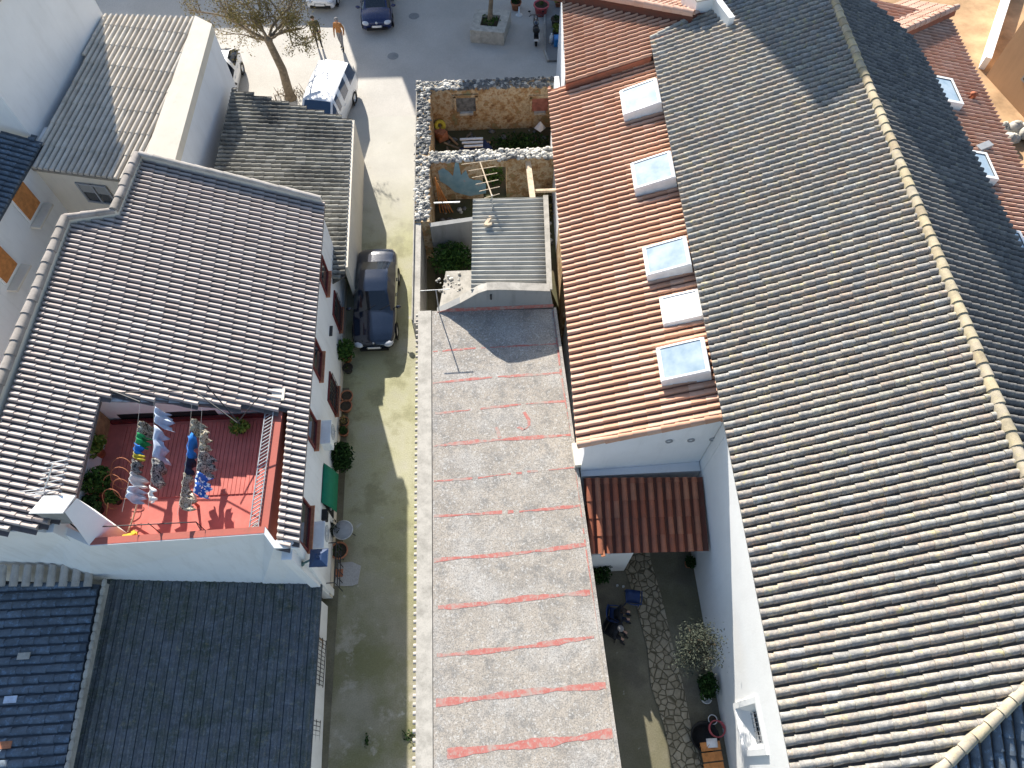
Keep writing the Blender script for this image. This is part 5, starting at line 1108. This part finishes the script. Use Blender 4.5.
# stations: (x, w, zb, zbelt, wbelt, ztop, wtop, crown); x runs rearward from the front bumper, front faces -Y
sedan = [(0, .62, .3, .56, .6, .6, .5, .03), (.12, .78, .22, .66, .74, .69, .62, .05), (.45, .87, .2, .76, .82, .79, .66, .06), (1.15, .9, .2, .86, .85, .89, .68, .06), (1.5, .91, .2, .9, .86, .93, .7, .05),
         (2.2, .91, .2, .93, .86, 1.36, .6, .04), (2.7, .91, .2, .95, .86, 1.41, .6, .045), (3.3, .91, .2, .96, .86, 1.39, .59, .045), (4.0, .9, .2, .97, .84, 1.04, .66, .04), (4.6, .86, .22, .95, .78, .98, .66, .04), (4.82, .74, .3, .86, .68, .9, .58, .03)]
sp = P(375.5, 300, .7); 
sed = vehicle('saloon_car', 'black saloon car parked in the lane against the white facade', 'car', (sp.x, 15.6, 0), .0, sedan, 'car_black', 'car_glass', (.85, 3.7), .33, .91, (4,), (7,), (4, 5, 6, 7), (6,), group=None)
m = MB(); o_ = V3((sp.x, 15.6, 0)); 
for s in (-.35, .25): m.tube([o_+V3((s, 1.5, 1.0)), o_+V3((s+.45, 1.68, 1.1))], .012, 4)
m.build('wiper', 'black', sed)
m = MB(); m.ball(o_+V3((0, .07, .69)), .05, 8, 6); m.build('badge', 'alu', sed)
hatch = [(0, .6, .3, .6, .58, .64, .48, .03), (.12, .78, .22, .72, .74, .76, .62, .05), (.5, .86, .2, .84, .8, .87, .64, .07), (.95, .88, .2, .9, .82, .94, .66, .06),
         (1.65, .88, .2, .94, .82, 1.4, .58, .05), (2.2, .88, .2, .96, .82, 1.46, .58, .05), (3.1, .88, .2, .98, .82, 1.44, .57, .05), (3.75, .86, .22, .98, .8, 1.12, .64, .03), (3.98, .76, .3, .9, .7, .96, .6, .02)]
bp = P(377, 27, .45)
bl = vehicle('hatchback_car', 'dark blue hatchback parked in the shaded plaza, nose to the viewer', 'car', (bp.x, bp.y, 0), radians(2), hatch, 'car_blue', 'car_glass', (.78, 3.2), .31, .88, (3,), (6,), (3, 4, 5, 6), (5,))
m = MB(); m.ball(V3((bp.x, bp.y+.04, .66)), .075, 10, 6); m.build('badge', 'alu', bl)
vehicle('hatchback_car', 'white car half hidden behind the white side wall of the beige roofed house', 'car', (-13.62, 30.6, 0), radians(0), hatch, 'car_white', 'car_glass', (.78, 3.2), .31, .88, (3,), (6,), (3, 4, 5, 6), (5,))
vehicle('hatchback_car', 'white car beyond the bare tree at the top edge of the photo', 'car', (P(322, 11, .6).x-.2, P(322, 11, .6).y+.75, 0), radians(-4), hatch, 'car_white', 'car_glass', (.78, 3.2), .31, .88, (3,), (6,), (3, 4, 5, 6), (5,))
van = [(0, .72, .3, .7, .7, .74, .55, .03), (.12, .88, .24, .84, .84, .88, .7, .05), (.55, .94, .22, 1.0, .9, 1.06, .78, .05), (.85, .95, .22, 1.1, .91, 1.2, .8, .04),
       (1.6, .95, .22, 1.16, .92, 1.86, .76, .05), (2.2, .95, .22, 1.18, .92, 1.93, .77, .05), (3.4, .95, .22, 1.18, .92, 1.94, .77, .05), (4.55, .95, .22, 1.18, .92, 1.9, .76, .05), (4.8, .93, .24, 1.16, .9, 1.3, .84, .02), (4.88, .86, .3, 1.1, .84, 1.15, .78, .01)]
v0, v1 = P(316, 104, 1.9), P(338, 51, 1.9); vd = (v1-v0).normalized(); hv = atan2(-vd.x, vd.y); vp = v0-vd*1.35; vp.z = 0
vehicle('van', 'white van parked in the sunlit plaza below the bare tree', 'van', vp, hv, van, 'car_white', 'van_glass', (.95, 3.9), .34, .95, (3,), (7,), (3, 4, 5, 6, 7), (4, 5, 6))
# motorcycle
mp = P(536, 44, .3); mp.z = 0; mc = thing('motorcycle', 'black motorcycle parked on its stand by the red flower tub', 'motorcycle', mp); hm = radians(-3)
def ML(x, y, z_): return mp+Matrix.Rotation(hm, 3, 'Z')@V3((x, y, z_))
for wy in (.3, 1.75):
    m = MB(); m.lathe(ML(0, wy, .31), [(.22, -.06), (.29, -.06), (.31, 0), (.29, .06), (.22, .06)], 18, 0, True, Matrix.Rotation(pi/2, 3, 'Y')); ty = m.build('wheel', 'rubber', mc)
    m = MB(); m.lathe(ML(0, wy, .31), [(0, .03), (.05, .04), (.22, .03)], 10, 0, False, Matrix.Rotation(pi/2, 3, 'Y')); m.build('rim', 'alu', ty)
m = MB(); m.ball(ML(0, 1.15, .82), (.17, .33, .16), 12, 8); m.ball(ML(0, 1.0, .5), (.18, .35, .2), 10, 6); m.build('fuel_tank', 'car_black', mc)
m = MB(); m.grid([[ML(x*wd, y, zz-.05*abs(x)) for x in (-1, -.5, 0, .5, 1)] for y, wd, zz in ((-.05, .1, .92), (.2, .13, .86), (.5, .16, .8), (.85, .14, .8))], 0, .5, True); m.build('seat', 'cloth_black', mc, .06)
m = MB(); m.tube([ML(-.38, 1.35, 1.02), ML(-.25, 1.45, 1.05), ML(.25, 1.45, 1.05), ML(.38, 1.35, 1.02)], .022, 6); m.tube([ML(-.1, 1.45, 1.0), ML(-.1, 1.74, .35)], .025, 6); m.tube([ML(.1, 1.45, 1.0), ML(.1, 1.74, .35)], .025, 6); m.build('handlebar', 'iron', mc)
for s in (-1, 1): m = MB(); m.tube([ML(s*.3, 1.42, 1.04), ML(s*.36, 1.5, 1.2)], .01, 5); m.ball(ML(s*.37, 1.5, 1.22), (.08, .03, .05), 8, 5); m.build('mirror', 'black', mc)
m = MB(); m.box(ML(0, -.06, .62), (.26, .03, .2), hm, M=Matrix.Rotation(-.7, 3, 'X')); m.build('number_plate', 'cloth_white', mc)
m = MB(); m.box(ML(0, .0, .76), (.26, .3, .1), hm); m.ball(ML(0, .18, .98), (.2, .2, .17), 10, 7); m.build('top_box', 'black', mc)
m = MB(); m.tube([ML(.16, .9, .35), ML(.18, .1, .42)], [.04, .055], 8); m.build('exhaust', 'alu', mc)

# ================================================================== BARE TREE in the plaza
def tree(name, label, basep, fork, limbs, depth, leafm, nleaf, lsz, tr0, tr1, seed, group=None):
    random.seed(seed); t = thing(name, label, 'tree', basep, group); T, C_, tips = MB(), MB(), []
    b, f = V3(basep), V3(fork); mid = b.lerp(f, .5)+V3((.12, .05, 0))
    T.tube([b-V3((0, 0, .1)), b.lerp(f, .08), mid, f], [tr0*1.5, tr0, (tr0+tr1)/2, tr1], 10); T.ball(f, tr1*1.25, 8, 6, 0, .12); T.build('trunk', 'bark', t)
    def grow(p, d, L, r, k):
        n = 3; pts = [p]; dd = d.normalized()
        for i in range(n): dd = (dd+V3((random.gauss(0, .2), random.gauss(0, .2), random.gauss(.05, .14)))).normalized(); pts.append(pts[-1]+dd*L/n)
        C_.tube(pts, [r, r*.85, r*.7, r*.55], 6 if r > .03 else 4, 0, False)
        if k == 0: tips.extend(pts[1:]); return
        if k <= 2: tips.append(pts[-1])
        for q in range(3 if k > 1 else 4):
            s = random.choice([1, 2, 3]); nd = (dd+V3((random.gauss(0, .75), random.gauss(0, .75), random.gauss(.12, .5)))).normalized()
            grow(pts[s], nd, L*random.uniform(.55, .8), r*.55, k-1)
    for d, L, r in limbs: grow(f, V3(d), L, r, depth)
    C_.build('branch', 'bark', t)
    if nleaf:
        m = MB()
        for p in tips:
            for _ in range(nleaf): m.leaf(p+V3((random.gauss(0, .16), random.gauss(0, .16), random.gauss(0, .14))), lsz*random.uniform(.5, 1.3))
        m.build('crown', leafm, t)
    return t
tb0 = P(291, 98, 0); tf = PY(268, 40, tb0.y-.1)
tree('bare_tree', 'nearly bare tree with ochre buds beside the white van', tb0, tf, [((-1, .3, .4), 2.1, .085), ((-.6, .9, .4), 2.0, .08), ((.2, .9, .5), 2.1, .08), ((.9, .6, .3), 1.7, .08), ((1, .1, .35), 1.2, .06), ((-.2, -.1, .8), 1.1, .07), ((-1, .9, .2), 2.3, .07), ((.9, 1, .2), 2.1, .07), ((-1.2, .5, .1), 2.4, .06)], 3, 'leaf_ochre', 11, .05, .24, .17, 11)
m = MB(); 
for k in range(26): p = tb0+V3((random.uniform(-.8, .8), random.uniform(-.4, .6), 0)); m.tube([p, p+V3((random.gauss(0, .1), random.gauss(0, .1), random.uniform(.15, .5)))], [.02, .01], 4)
m.leaves(tb0+V3((0, .1, .25)), (.8, .5, .25), 160, .06, 0, .2); tag(m.build('low_shrub', 'bark'), 'dry twiggy shrub at the foot of the bare tree', 'shrub')
# planter with a slim tree
pl = thing('stone_planter', 'square raised stone planter with a slim tree trunk in the shaded plaza', 'planter', P(490, 22, 0))
pz = .75; q = [P(475, 9, pz), P(511, 10, pz), P(504, 33, pz), P(470, 30, pz)]; ctr = sum(q, V3())/4
m = MB(); inn = [ctr+(p-ctr)*.5 for p in q]
for k in range(4):
    j = (k+1) % 4; m.face([q[k], q[j], inn[j], inn[k]], 0, .5); d = V3((0, 0, -pz)); m.face([q[k]+d, q[j]+d, q[j], q[k]], 0, .5); m.face([inn[k], inn[j], inn[j]-V3((0, 0, .2)), inn[k]-V3((0, 0, .2))], 0, .5)
m.build('basin', 'planter_stone', pl); m = MB(); m.face([p-V3((0, 0, .15)) for p in inn], 0); m.build('soil', 'soil', pl)
m = MB(); m.leaves(ctr+V3((0, 0, .05)), (.6, .6, .15), 200, .06, 0, .2); m.build('ground_plant', 'leaf_green', pl)
tree('plaza_tree', 'slim pale trunked tree growing out of the stone planter', ctr-V3((0, 0, .15)), ctr+V3((0, .05, 3.0)), [((-.5, .3, 1), 1.6, .06), ((.5, .3, 1), 1.6, .06), ((0, .6, 1), 1.6, .06)], 2, 'leaf_green', 3, .09, .14, .09, 5)
random.seed(21)
potted('flower_tub', 'large pinkish red flower tub on the shaded sidewalk edge', P(541, 14, 0), .42, .6, 'pink_pot', 'leaf_green', (.2, .2, .1), 30, .06, 'pots in the plaza')
potted('flower_tub', 'orange clay flower pot at the top edge by the planter', P(516, 9, 0), .3, .45, 'terracotta', 'leaf_dark', (.35, .35, .35), 200, .07, 'pots in the plaza')
m = MB(); c = P(557, 44, .12); m.box(c+V3((0, 0, .2)), (.36, .5, .4), 0); m.box(c+V3((0, 0, .42)), (.3, .42, .03), 0); tag(m.build('plastic_crate', 'sky_plastic'), 'bright blue plastic crate on the sidewalk below the orange roof', 'crate')
m = MB(); c = P(551, 43, .12); m.lathe(c, [(.0, 0), (.1, 0), (.1, .4), (.04, .5), (.04, .58), (0, .58)], 12); tag(m.build('plastic_canister', 'white_plastic'), 'white canister standing left of the bright blue crate', 'canister')
potted('flower_pot', 'large dark pot near the wall on the sidewalk behind the crates', P(556, 26, .12), .3, .45, 'dark_pot', 'leaf_dark', (.2, .2, .12), 60, .06, 'pots on the sidewalk')
potted('flower_pot', 'leafy pot between the dark pot and the bright blue crate', P(556, 35, .12), .2, .25, 'dark_pot', 'leaf_lime', (.28, .28, .25), 120, .06, 'pots on the sidewalk')
potted('flower_pot', 'yellow green plant at the top edge of the sidewalk', P(558, 6, .12), .2, .3, 'terracotta', 'leaf_lime', (.3, .35, .3), 160, .06, 'pots on the sidewalk')
m = MB(); c = P(561, 36, .12); m.box(c+V3((0, 0, .35)), (.06, .8, .7), 0); tag(m.build('red_board', 'pink_pot'), 'red board leaning on the wall behind the crates', 'board')
m = MB(); c = P(519, 15, 0); m.lathe(c, [(.2, 0), (.2, .03), (.06, .05), (.03, .5), (0, .52)], 10); tag(m.build('white_cone', 'white_plastic'), 'small white cone on the ground left of the motorcycle', 'cone')

# ================================================================== POTS along the facade
G = 'pots along the white facade'
def gp(px, py, z=0.03): return P(px, py, z)
potted('potted_shrub', 'bushy bright green shrub in a pot just in front of the black saloon car', gp(348, 360), .22, .4, 'terracotta', 'leaf_green', (.46, .5, .5), 520, .07, G)
potted('potted_shrub', 'large dark green shrub in a pot by the green blind', gp(345, 466), .28, .45, 'dark_pot', 'leaf_dark', (.55, .62, .55), 800, .07, G)
potted('clay_pot', 'dark round pot with little soil beside the bright green shrub', gp(349, 371), .2, .3, 'dark_pot', 'leaf_dark', (.1, .1, .05), 20, .04, G)
potted('clay_pot', 'greyish pink empty pot below the second barred window, upper of two', gp(348, 399), .24, .3, 'terracotta', 'leaf_dark', (.1, .1, .05), 0, .04, G)
potted('clay_pot', 'greyish pink empty pot below the second barred window, lower of two', gp(347, 409), .25, .3, 'terracotta', 'leaf_dark', (.1, .1, .05), 0, .04, G)
potted('clay_pot', 'small reddish pot with dry stems above the dark green shrub', gp(345, 424), .2, .25, 'terracotta', 'leaf_ochre', (.2, .25, .15), 60, .05, G)
potted('clay_pot', 'small reddish pot with a dark plant, next to the one with dry stems', gp(345, 434), .18, .25, 'terracotta', 'leaf_dark', (.2, .2, .2), 90, .05, G)
potted('clay_pot', 'broad terracotta bowl of soil by the blue lantern', gp(341, 553), .3, .36, 'terracotta', 'leaf_dark', (.2, .2, .1), 25, .05, G)
potted('potted_plant', 'leafy plant against the facade behind the round glass table', gp(334, 533), .16, .3, 'dark_pot', 'leaf_olive', (.35, .35, .35), 160, .06, G)
gt = thing('garden_table', 'round grey glass garden table by the leafy plant in the lane', 'table', gp(343, 533, 0))
c = P(343, 530, .7); m = MB(); m.lathe(c, [(0, 0), (.34, 0), (.34, .015), (0, .015)], 24); m.build('tabletop', 'lamp_glass' if False else 'grey_plastic', gt); m = MB(); m.lathe(c, [(.33, -.01), (.36, 0), (.35, .02), (.33, .02)], 24); m.build('rim', 'alu', gt)
for k in range(3): a = k*2.1; m = MB(); m.tube([V3((c.x+.3*cos(a), c.y+.3*sin(a), 0)), V3((c.x+.12*cos(a), c.y+.12*sin(a), .68))], .015, 5); m.build('leg', 'iron', gt)
m = MB(); c = P(360, 425, .05); m.leaves(P(367, 741, 0)+V3((0, 0, .06)), (.08, .28, .05), 60, .04, 0, .2); tag(m.build('weed_tuft', 'leaf_dark'), 'small dark weed tuft in the middle of the lane', 'weed')
m = MB(); m.leaves(P(410, 735, 0)+V3((0, 0, .08)), (.3, .2, .08), 70, .04, 0, .2); m.tube([P(402, 730, .03), P(408, 737, .06), P(413, 742, .05)], .012, 4); tag(m.build('weed_tuft', 'leaf_dark'), 'dark weed tuft at the foot of the flat roofed store', 'weed')

# ================================================================== COURTYARD
def plastic_chair(label, c, rz, mat):
    t = thing('garden_chair', label, 'chair', c, 'plastic chairs in the courtyard'); R = Matrix.Rotation(rz, 3, 'Z'); L_ = lambda x, y, z_: V3(c)+R@V3((x, y, z_))
    m = MB(); m.grid([[L_(x, y, .43-.03*(1-abs(x)/.24)*(1 if abs(y) < .2 else 0)) for x in (-.24, -.12, 0, .12, .24)] for y in (-.24, -.1, .05, .2)], 0, .5, True); m.build('seat', mat, t, .025)
    m = MB(); m.grid([[L_(x, .2+.12*h+.05*(1-(x/.24)**2), .45+.45*h) for x in (-.24, -.12, 0, .12, .24)] for h in (0, .35, .7, 1)], 0, .5, True); m.build('backrest', mat, t, .025)
    for x, y in ((-.22, -.22), (.22, -.22), (-.22, .2), (.22, .2)): m = MB(); m.tube([L_(x*1.1, y*1.15, 0), L_(x, y, .43)], [.018, .026], 6); m.build('leg', mat, t)
    for s in (-1, 1): m = MB(); m.tube([L_(s*.25, -.2, .43), L_(s*.27, -.18, .63), L_(s*.27, .1, .65), L_(s*.24, .27, .68)], .02, 6); m.build('armrest', mat, t)
    return t
ca = P(633, 597, .43); ca.z = .006; plastic_chair('empty dark blue plastic chair beside the stone path', ca, radians(170), 'blue_plastic')
# people
dg = None
def person(label, c, rz, J, cols, hair, radii, edges, scale=1.0):
    t = thing('person', label, 'person', c); R = Matrix.Rotation(rz, 3, 'Z'); names = list(J)
    me = bpy.data.meshes.new('body_skin'); me.from_pydata([R@(V3(J[n])*scale) for n in names], [(names.index(a), names.index(b)) for a, b in edges], [])
    ob = bpy.data.objects.new('body_skin', me); col.objects.link(ob)
    md = ob.modifiers.new('skin', 'SKIN'); md.use_smooth_shade = True
    sv = me.skin_vertices
    if not sv: 
        bm = bmesh.new(); bm.from_mesh(me); bm.verts.layers.skin.verify(); bm.to_mesh(me); bm.free()
    for i, n in enumerate(names): 
        r = radii[n]*scale; me.skin_vertices[0].data[i].radius = (r, r*(.8 if n in ('chest', 'waist', 'pelvis') else 1)); me.skin_vertices[0].data[i].use_root = n == 'pelvis'
    ss = ob.modifiers.new('sub', 'SUBSURF'); ss.levels = 1; ss.render_levels = 1
    dg = bpy.context.evaluated_depsgraph_get(); dg.update(); nm = bpy.data.meshes.new_from_object(ob.evaluated_get(dg)); bpy.data.objects.remove(ob)
    nm.name = 'body'
    zone = {}
    for n in names: zone[n] = 0 if n in ('head', 'headtop', 'neck2') or n.startswith(('hand', 'fing', 'thumb')) else 3 if n.startswith(('ankle', 'toe')) else 2 if n.startswith(('hip', 'knee', 'pelvis')) else 1
    nm.materials.clear()
    for x in cols: nm.materials.append(MATS[x])
    Jp = [(R@(V3(J[n])*scale), zone[n]) for n in names]; segs = [(Jp[names.index(a)], Jp[names.index(b)]) for a, b in edges]
    for p in nm.polygons:
        q = p.center; best = 9
        for (a, za), (b, zb_) in segs:
            ab = b-a; tt = max(0, min(1, (q-a).dot(ab)/max(1e-9, ab.length_squared))); d = (a+ab*tt-q).length
            if d < best: best = d; p.material_index = za if tt < .5 else zb_
        p.use_smooth = True
    bo = bpy.data.objects.new('body', nm); col.objects.link(bo); bo.parent = t
    hp_ = V3(c)+R@(V3(J['head'])*scale)
    m = MB(); rows = []
    for a in range(6):
        tt = a*.34; rows.append([hp_+R@V3((.102*sin(tt)*cos(b*pi/6), .112*sin(tt)*sin(b*pi/6)+.018, .03+.108*cos(tt))) for b in range(12)])
    m.grid(rows, 0, .5, True, True); m.build('hair', hair, t)
    m = MB(); fy = -.1
    m.ball(hp_+R@V3((0, fy-.005, -.005)), (.016, .022, .026), 6, 5)
    for s in (-1, 1): m.ball(hp_+R@V3((s*.097, 0, -.01)), (.014, .024, .034), 6, 5)
    m.build('face', 'skin', t)
    m = MB()
    for s in (-1, 1): m.ball(hp_+R@V3((s*.036, fy+.012, .018)), .013, 6, 5)
    m.box(hp_+R@V3((0, fy+.008, -.05)), (.045, .012, .01), rz); m.build('eyes', 'hair_dark', t)
    return t
ED = [('pelvis', 'waist'), ('waist', 'chest'), ('chest', 'neck'), ('neck', 'neck2'), ('neck2', 'head'), ('head', 'headtop')]
for s in 'lr':
    ED += [('chest', 'shoulder'+s), ('shoulder'+s, 'elbow'+s), ('elbow'+s, 'wrist'+s), ('wrist'+s, 'hand'+s), ('pelvis', 'hip'+s), ('hip'+s, 'knee'+s), ('knee'+s, 'ankle'+s), ('ankle'+s, 'toe'+s)]
    ED += [('hand'+s, 'fing%d%s' % (k, s)) for k in range(4)]+[('wrist'+s, 'thumb'+s)]
RD = dict(pelvis=.15, waist=.14, chest=.165, neck=.07, neck2=.055, head=.1, headtop=.07)
for s in 'lr':
    RD.update({'shoulder'+s: .085, 'elbow'+s: .055, 'wrist'+s: .034, 'hand'+s: .036, 'hip'+s: .1, 'knee'+s: .068, 'ankle'+s: .045, 'toe'+s: .04, 'thumb'+s: .01}); RD.update({'fing%d%s' % (k, s): .009 for k in range(4)})
def joints(sit, stride=.0, bend=0):
    J = {}
    if sit:
        J.update(pelvis=(0, .1, .54), waist=(0, .12, .7), chest=(0, .09-bend, .93), neck=(0, .06-bend, 1.1), neck2=(0, .03-bend*1.1, 1.15), head=(0, 0-bend*1.2, 1.25), headtop=(0, .01-bend*1.25, 1.31))
        for s, x in (('l', -1), ('r', 1)):
            J.update({'shoulder'+s: (x*.17, .08-bend, 1.03), 'elbow'+s: (x*.25, .0-bend*.6, .78), 'wrist'+s: (x*.15, -.24, .68), 'hand'+s: (x*.12, -.31, .655), 'hip'+s: (x*.09, .04, .51), 'knee'+s: (x*.13, -.36, .52), 'ankle'+s: (x*.12, -.36, .1), 'toe'+s: (x*.13, -.52, .05), 'thumb'+s: (x*.08, -.29, .68)})
            for k in range(4): J['fing%d%s' % (k, s)] = (x*(.085+.024*k), -.395+.012*abs(k-1.3), .63)
    else:
        J.update(pelvis=(0, 0, .95), waist=(0, -.01, 1.1), chest=(0, 0, 1.32), neck=(0, 0, 1.47), neck2=(0, -.01, 1.53), head=(0, -.02, 1.63), headtop=(0, -.01, 1.7))
        for s, x in (('l', -1), ('r', 1)):
            st_ = stride*x
            J.update({'shoulder'+s: (x*.17, 0, 1.41), 'elbow'+s: (x*.23, .03+st_*.4, 1.14), 'wrist'+s: (x*.22, -.06+st_*.7, .91), 'hand'+s: (x*.215, -.08+st_*.75, .84), 'hip'+s: (x*.09, 0, .9), 'knee'+s: (x*.095, -.05-st_*.55, .5), 'ankle'+s: (x*.1, .02-st_, .09), 'toe'+s: (x*.11, -.15-st_, .04), 'thumb'+s: (x*.18, -.12+st_*.75, .85)})
            for k in range(4): J['fing%d%s' % (k, s)] = (x*.21, -.115+.024*k+st_*.75, .755+.01*abs(k-1.3))
    return J
def seated(label, px, py, rz, cols, hair, bend=.0):
    h = P(px, py, 1.25); R = Matrix.Rotation(rz, 3, 'Z'); c = V3((h.x, h.y, .006))-R@V3((0, -bend*1.2, 0)); c.z = .006
    person(label, c, rz, joints(True, 0, bend), cols, hair, RD, ED); return c, R
c, R = seated('seated person in black facing the stone path, nearer the empty blue chair', 624, 611, radians(80), ['skin', 'cloth_black', 'cloth_navy', 'black'], 'hair_dark', .08)
plastic_chair('dark blue plastic chair with a person in black seated, nearer the empty chair', c+R@V3((0, .08, 0)), radians(80), 'blue_plastic')
c, R = seated('seated person in black with grey hair, farther from the empty blue chair', 621, 629, radians(55), ['skin', 'cloth_black', 'cloth_black', 'black'], 'hair_grey', .1)
plastic_chair('dark plastic chair with the grey haired person seated on it', c+R@V3((0, .08, 0)), radians(55), 'black')
p1, p2 = P(320, 47, 0), P(343, 49, 0)
person('person walking in dark olive clothes between the bare tree and the van', p1, radians(20), joints(False, .05), ['skin', 'cloth_olive', 'cloth_black', 'black'], 'hair_dark', RD, ED, 1.06)
person('person in an orange brown jacket and grey trousers behind the white van', p2, radians(-15), joints(False, .16), ['skin', 'cloth_brown', 'cloth_grey', 'black'], 'hair_grey', RD, ED, 1.06)
# olive tree, pots, bench
tree('olive_tree', 'small grey green olive tree against the white courtyard wall', P(703, 668, 0), PY(700, 652, P(703, 668, 0).y+.1), [((-.9, .1, .6), .55, .03), ((.2, .4, .7), .45, .03), ((-.4, .6, .6), .5, .03), ((-.9, -.3, .5), .5, .03), ((.0, -.4, .7), .4, .03)], 3, 'leaf_olive', 8, .035, .06, .045, 3)
random.seed(5); G = 'pots in the courtyard'
potted('potted_shrub', 'dark green shrub in a big dark pot below the olive tree', P(704, 688, .006), .26, .38, 'dark_pot', 'leaf_dark', (.34, .4, .4), 420, .06, G)
potted('potted_plant', 'small dark potted plant in the corner beside the lean-to', P(688, 565, .006), .16, .25, 'terracotta', 'leaf_dark', (.22, .22, .25), 130, .05, G)
potted('potted_plant', 'dark plant against the store wall below the lean-to', P(604, 577, .006)+V3((-.2, 0, 0)), .2, .3, 'dark_pot', 'leaf_dark', (.4, .4, .4), 260, .06, G)
m = MB(); c = P(705, 699, .006); m.lathe(c, [(0, 0), (.14, 0), (.17, .24), (.15, .25), (.13, .06), (0, .06)], 14); tag(m.build('white_bucket', 'white_plastic'), 'white bucket next to the dark green courtyard shrub', 'bucket')
potted('flower_pot', 'white rimmed empty pot between the bucket and the bench', P(711, 720, .006), .14, .24, 'white_plastic', 'leaf_dark', (.1, .1, .1), 0, .05, G)
m = MB(); c = P(716, 729, .25); m.tube([c+V3((.24*cos(t*.35), .24*sin(t*.35), .006*t)) for t in range(40)], .018, 5); tag(m.build('garden_hose', 'pink_pot'), 'coiled red garden hose by the white courtyard wall', 'hose')
m = MB(); c = P(703, 737, .006); m.lathe(c, [(0, 0), (.36, 0), (.46, .28), (.43, .3), (.34, .06), (0, .06)], 20); tag(m.build('dark_basin', 'black'), 'wide dark round basin above the orange bench', 'basin')
bn_ = thing('garden_bench', 'orange wooden slat bench at the foot of the white courtyard wall', 'bench', P(713, 760, .006))
bc = P(713, 757, .42); 
for k in range(3): m = MB(); m.box(bc+V3((-.02, -.28+k*.29, 0)), (.62, .25, .04), .05); m.build('slat', 'orange_wood', bn_)
for x in (-.26, .24):
    for y in (-.3, .3): m = MB(); m.box(V3((bc.x+x, bc.y+y, .2)), (.06, .06, .4), .05); m.build('leg', 'wood', bn_)
m = MB(); c = P(712, 743, .46); m.grid([[c+V3((x*.17, y*.13, .03*sin(x*3+y*5))) for x in (-1, -.3, .3, 1)] for y in (-1, 0, 1)], 0, .5, True); tag(m.build('paper_sheet', 'cloth_white', None, .008), 'crumpled white sheet on the end of the orange bench', 'paper')
for px, py, lb in ((617, 586, 'small white cup on the courtyard ground, left of its twin'), (623, 587, 'small white cup on the courtyard ground nearer the blue chair')):
    m = MB(); c = P(px, py, .01); m.lathe(c, [(0, 0), (.035, 0), (.045, .09), (.04, .09), (.03, .01)], 10); tag(m.build('white_cup', 'white_plastic'), lb, 'cup', 'cups in the courtyard')

# ================================================================== the town round the plaza, beyond the frame, whose shade falls in
def town_house(label, x0, x1, y0, y1, h, wm, ridge='x', slope=0.0):
    t = thing('town_house', label, 'house', (x0, y0, 0), 'town houses beyond the plaza')
    m = MB(); m.prism([(x0, y0), (x1, y0), (x1, y1), (x0, y1)], 0, h); m.build('wall', wm, t)
    m = MB(); m.prism([(x0-.2, y0-.2), (x1+.2, y0-.2), (x1+.2, y1), (x0-.2, y1)], h-.02, h+.12); m.build('cornice', 'mortar', t)
    nfl = max(1, int(h//3.2)); nb = max(1, int((x1-x0)//2.6))
    for f in range(nfl):
        for k in range(nb):
            cx = x0+(x1-x0)*(k+.5)/nb; m = MB(); m.box((cx, y0-.03, 1.6+3.1*f), (1.1, .08, 1.5)); w_ = m.build('window', 'wood', t); m = MB(); m.box((cx, y0-.075, 1.6+3.1*f), (.92, .012, 1.3)); m.build('pane', 'window_glass', w_)
    return t
town_house('low white house beyond the far left side of the plaza', -30, -11.2, 50.2, 58, 6.6, 'white_wall')
town_house('two storey cream house beyond the parked dark blue car', -11.0, -8.9, 50, 60, 9.1, 'cream_wall')
town_house('tall white house beyond the middle of the plaza', -8.8, -6.6, 50, 60, 12.0, 'white_wall')
town_house('tallest cream house beyond the stone planter', -6.5, 3.0, 50, 60, 14.2, 'cream_wall')
bt = thing('bell_tower', 'tall square stone bell tower beyond the hall', 'tower', (10.5, 48, 0))
m = MB(); m.prism([(7.2, 45), (11.6, 45), (11.6, 49.5), (7.2, 49.5)], 0, 27); m.build('shaft', 'cream_wall', bt)
m = MB(); frus(m, V3((9.4, 47.25, 27)), 2.4, 2.4, 0, .5); frus(m, V3((9.4, 47.25, 27.5)), 2.1, 1.95, 0, 3); frus(m, V3((9.4, 47.25, 30.5)), 2.05, .1, 0, 4); m.build('belfry', 'cream_wall', bt)
ns = thing('church_side_aisle', 'lower side block of the church beside its bell tower', 'church', (7, 48, 0))
m = MB(); m.prism([(4.95, 45.2), (7.15, 45.2), (7.15, 56), (4.95, 56)], 0, 22.1); m.build('wall', 'cream_wall', ns)
m = MB(); m.prism([(4.85, 45.1), (7.16, 45.1), (7.16, 56), (4.85, 56)], 22.1, 22.4); m.build('coping', 'mortar', ns)
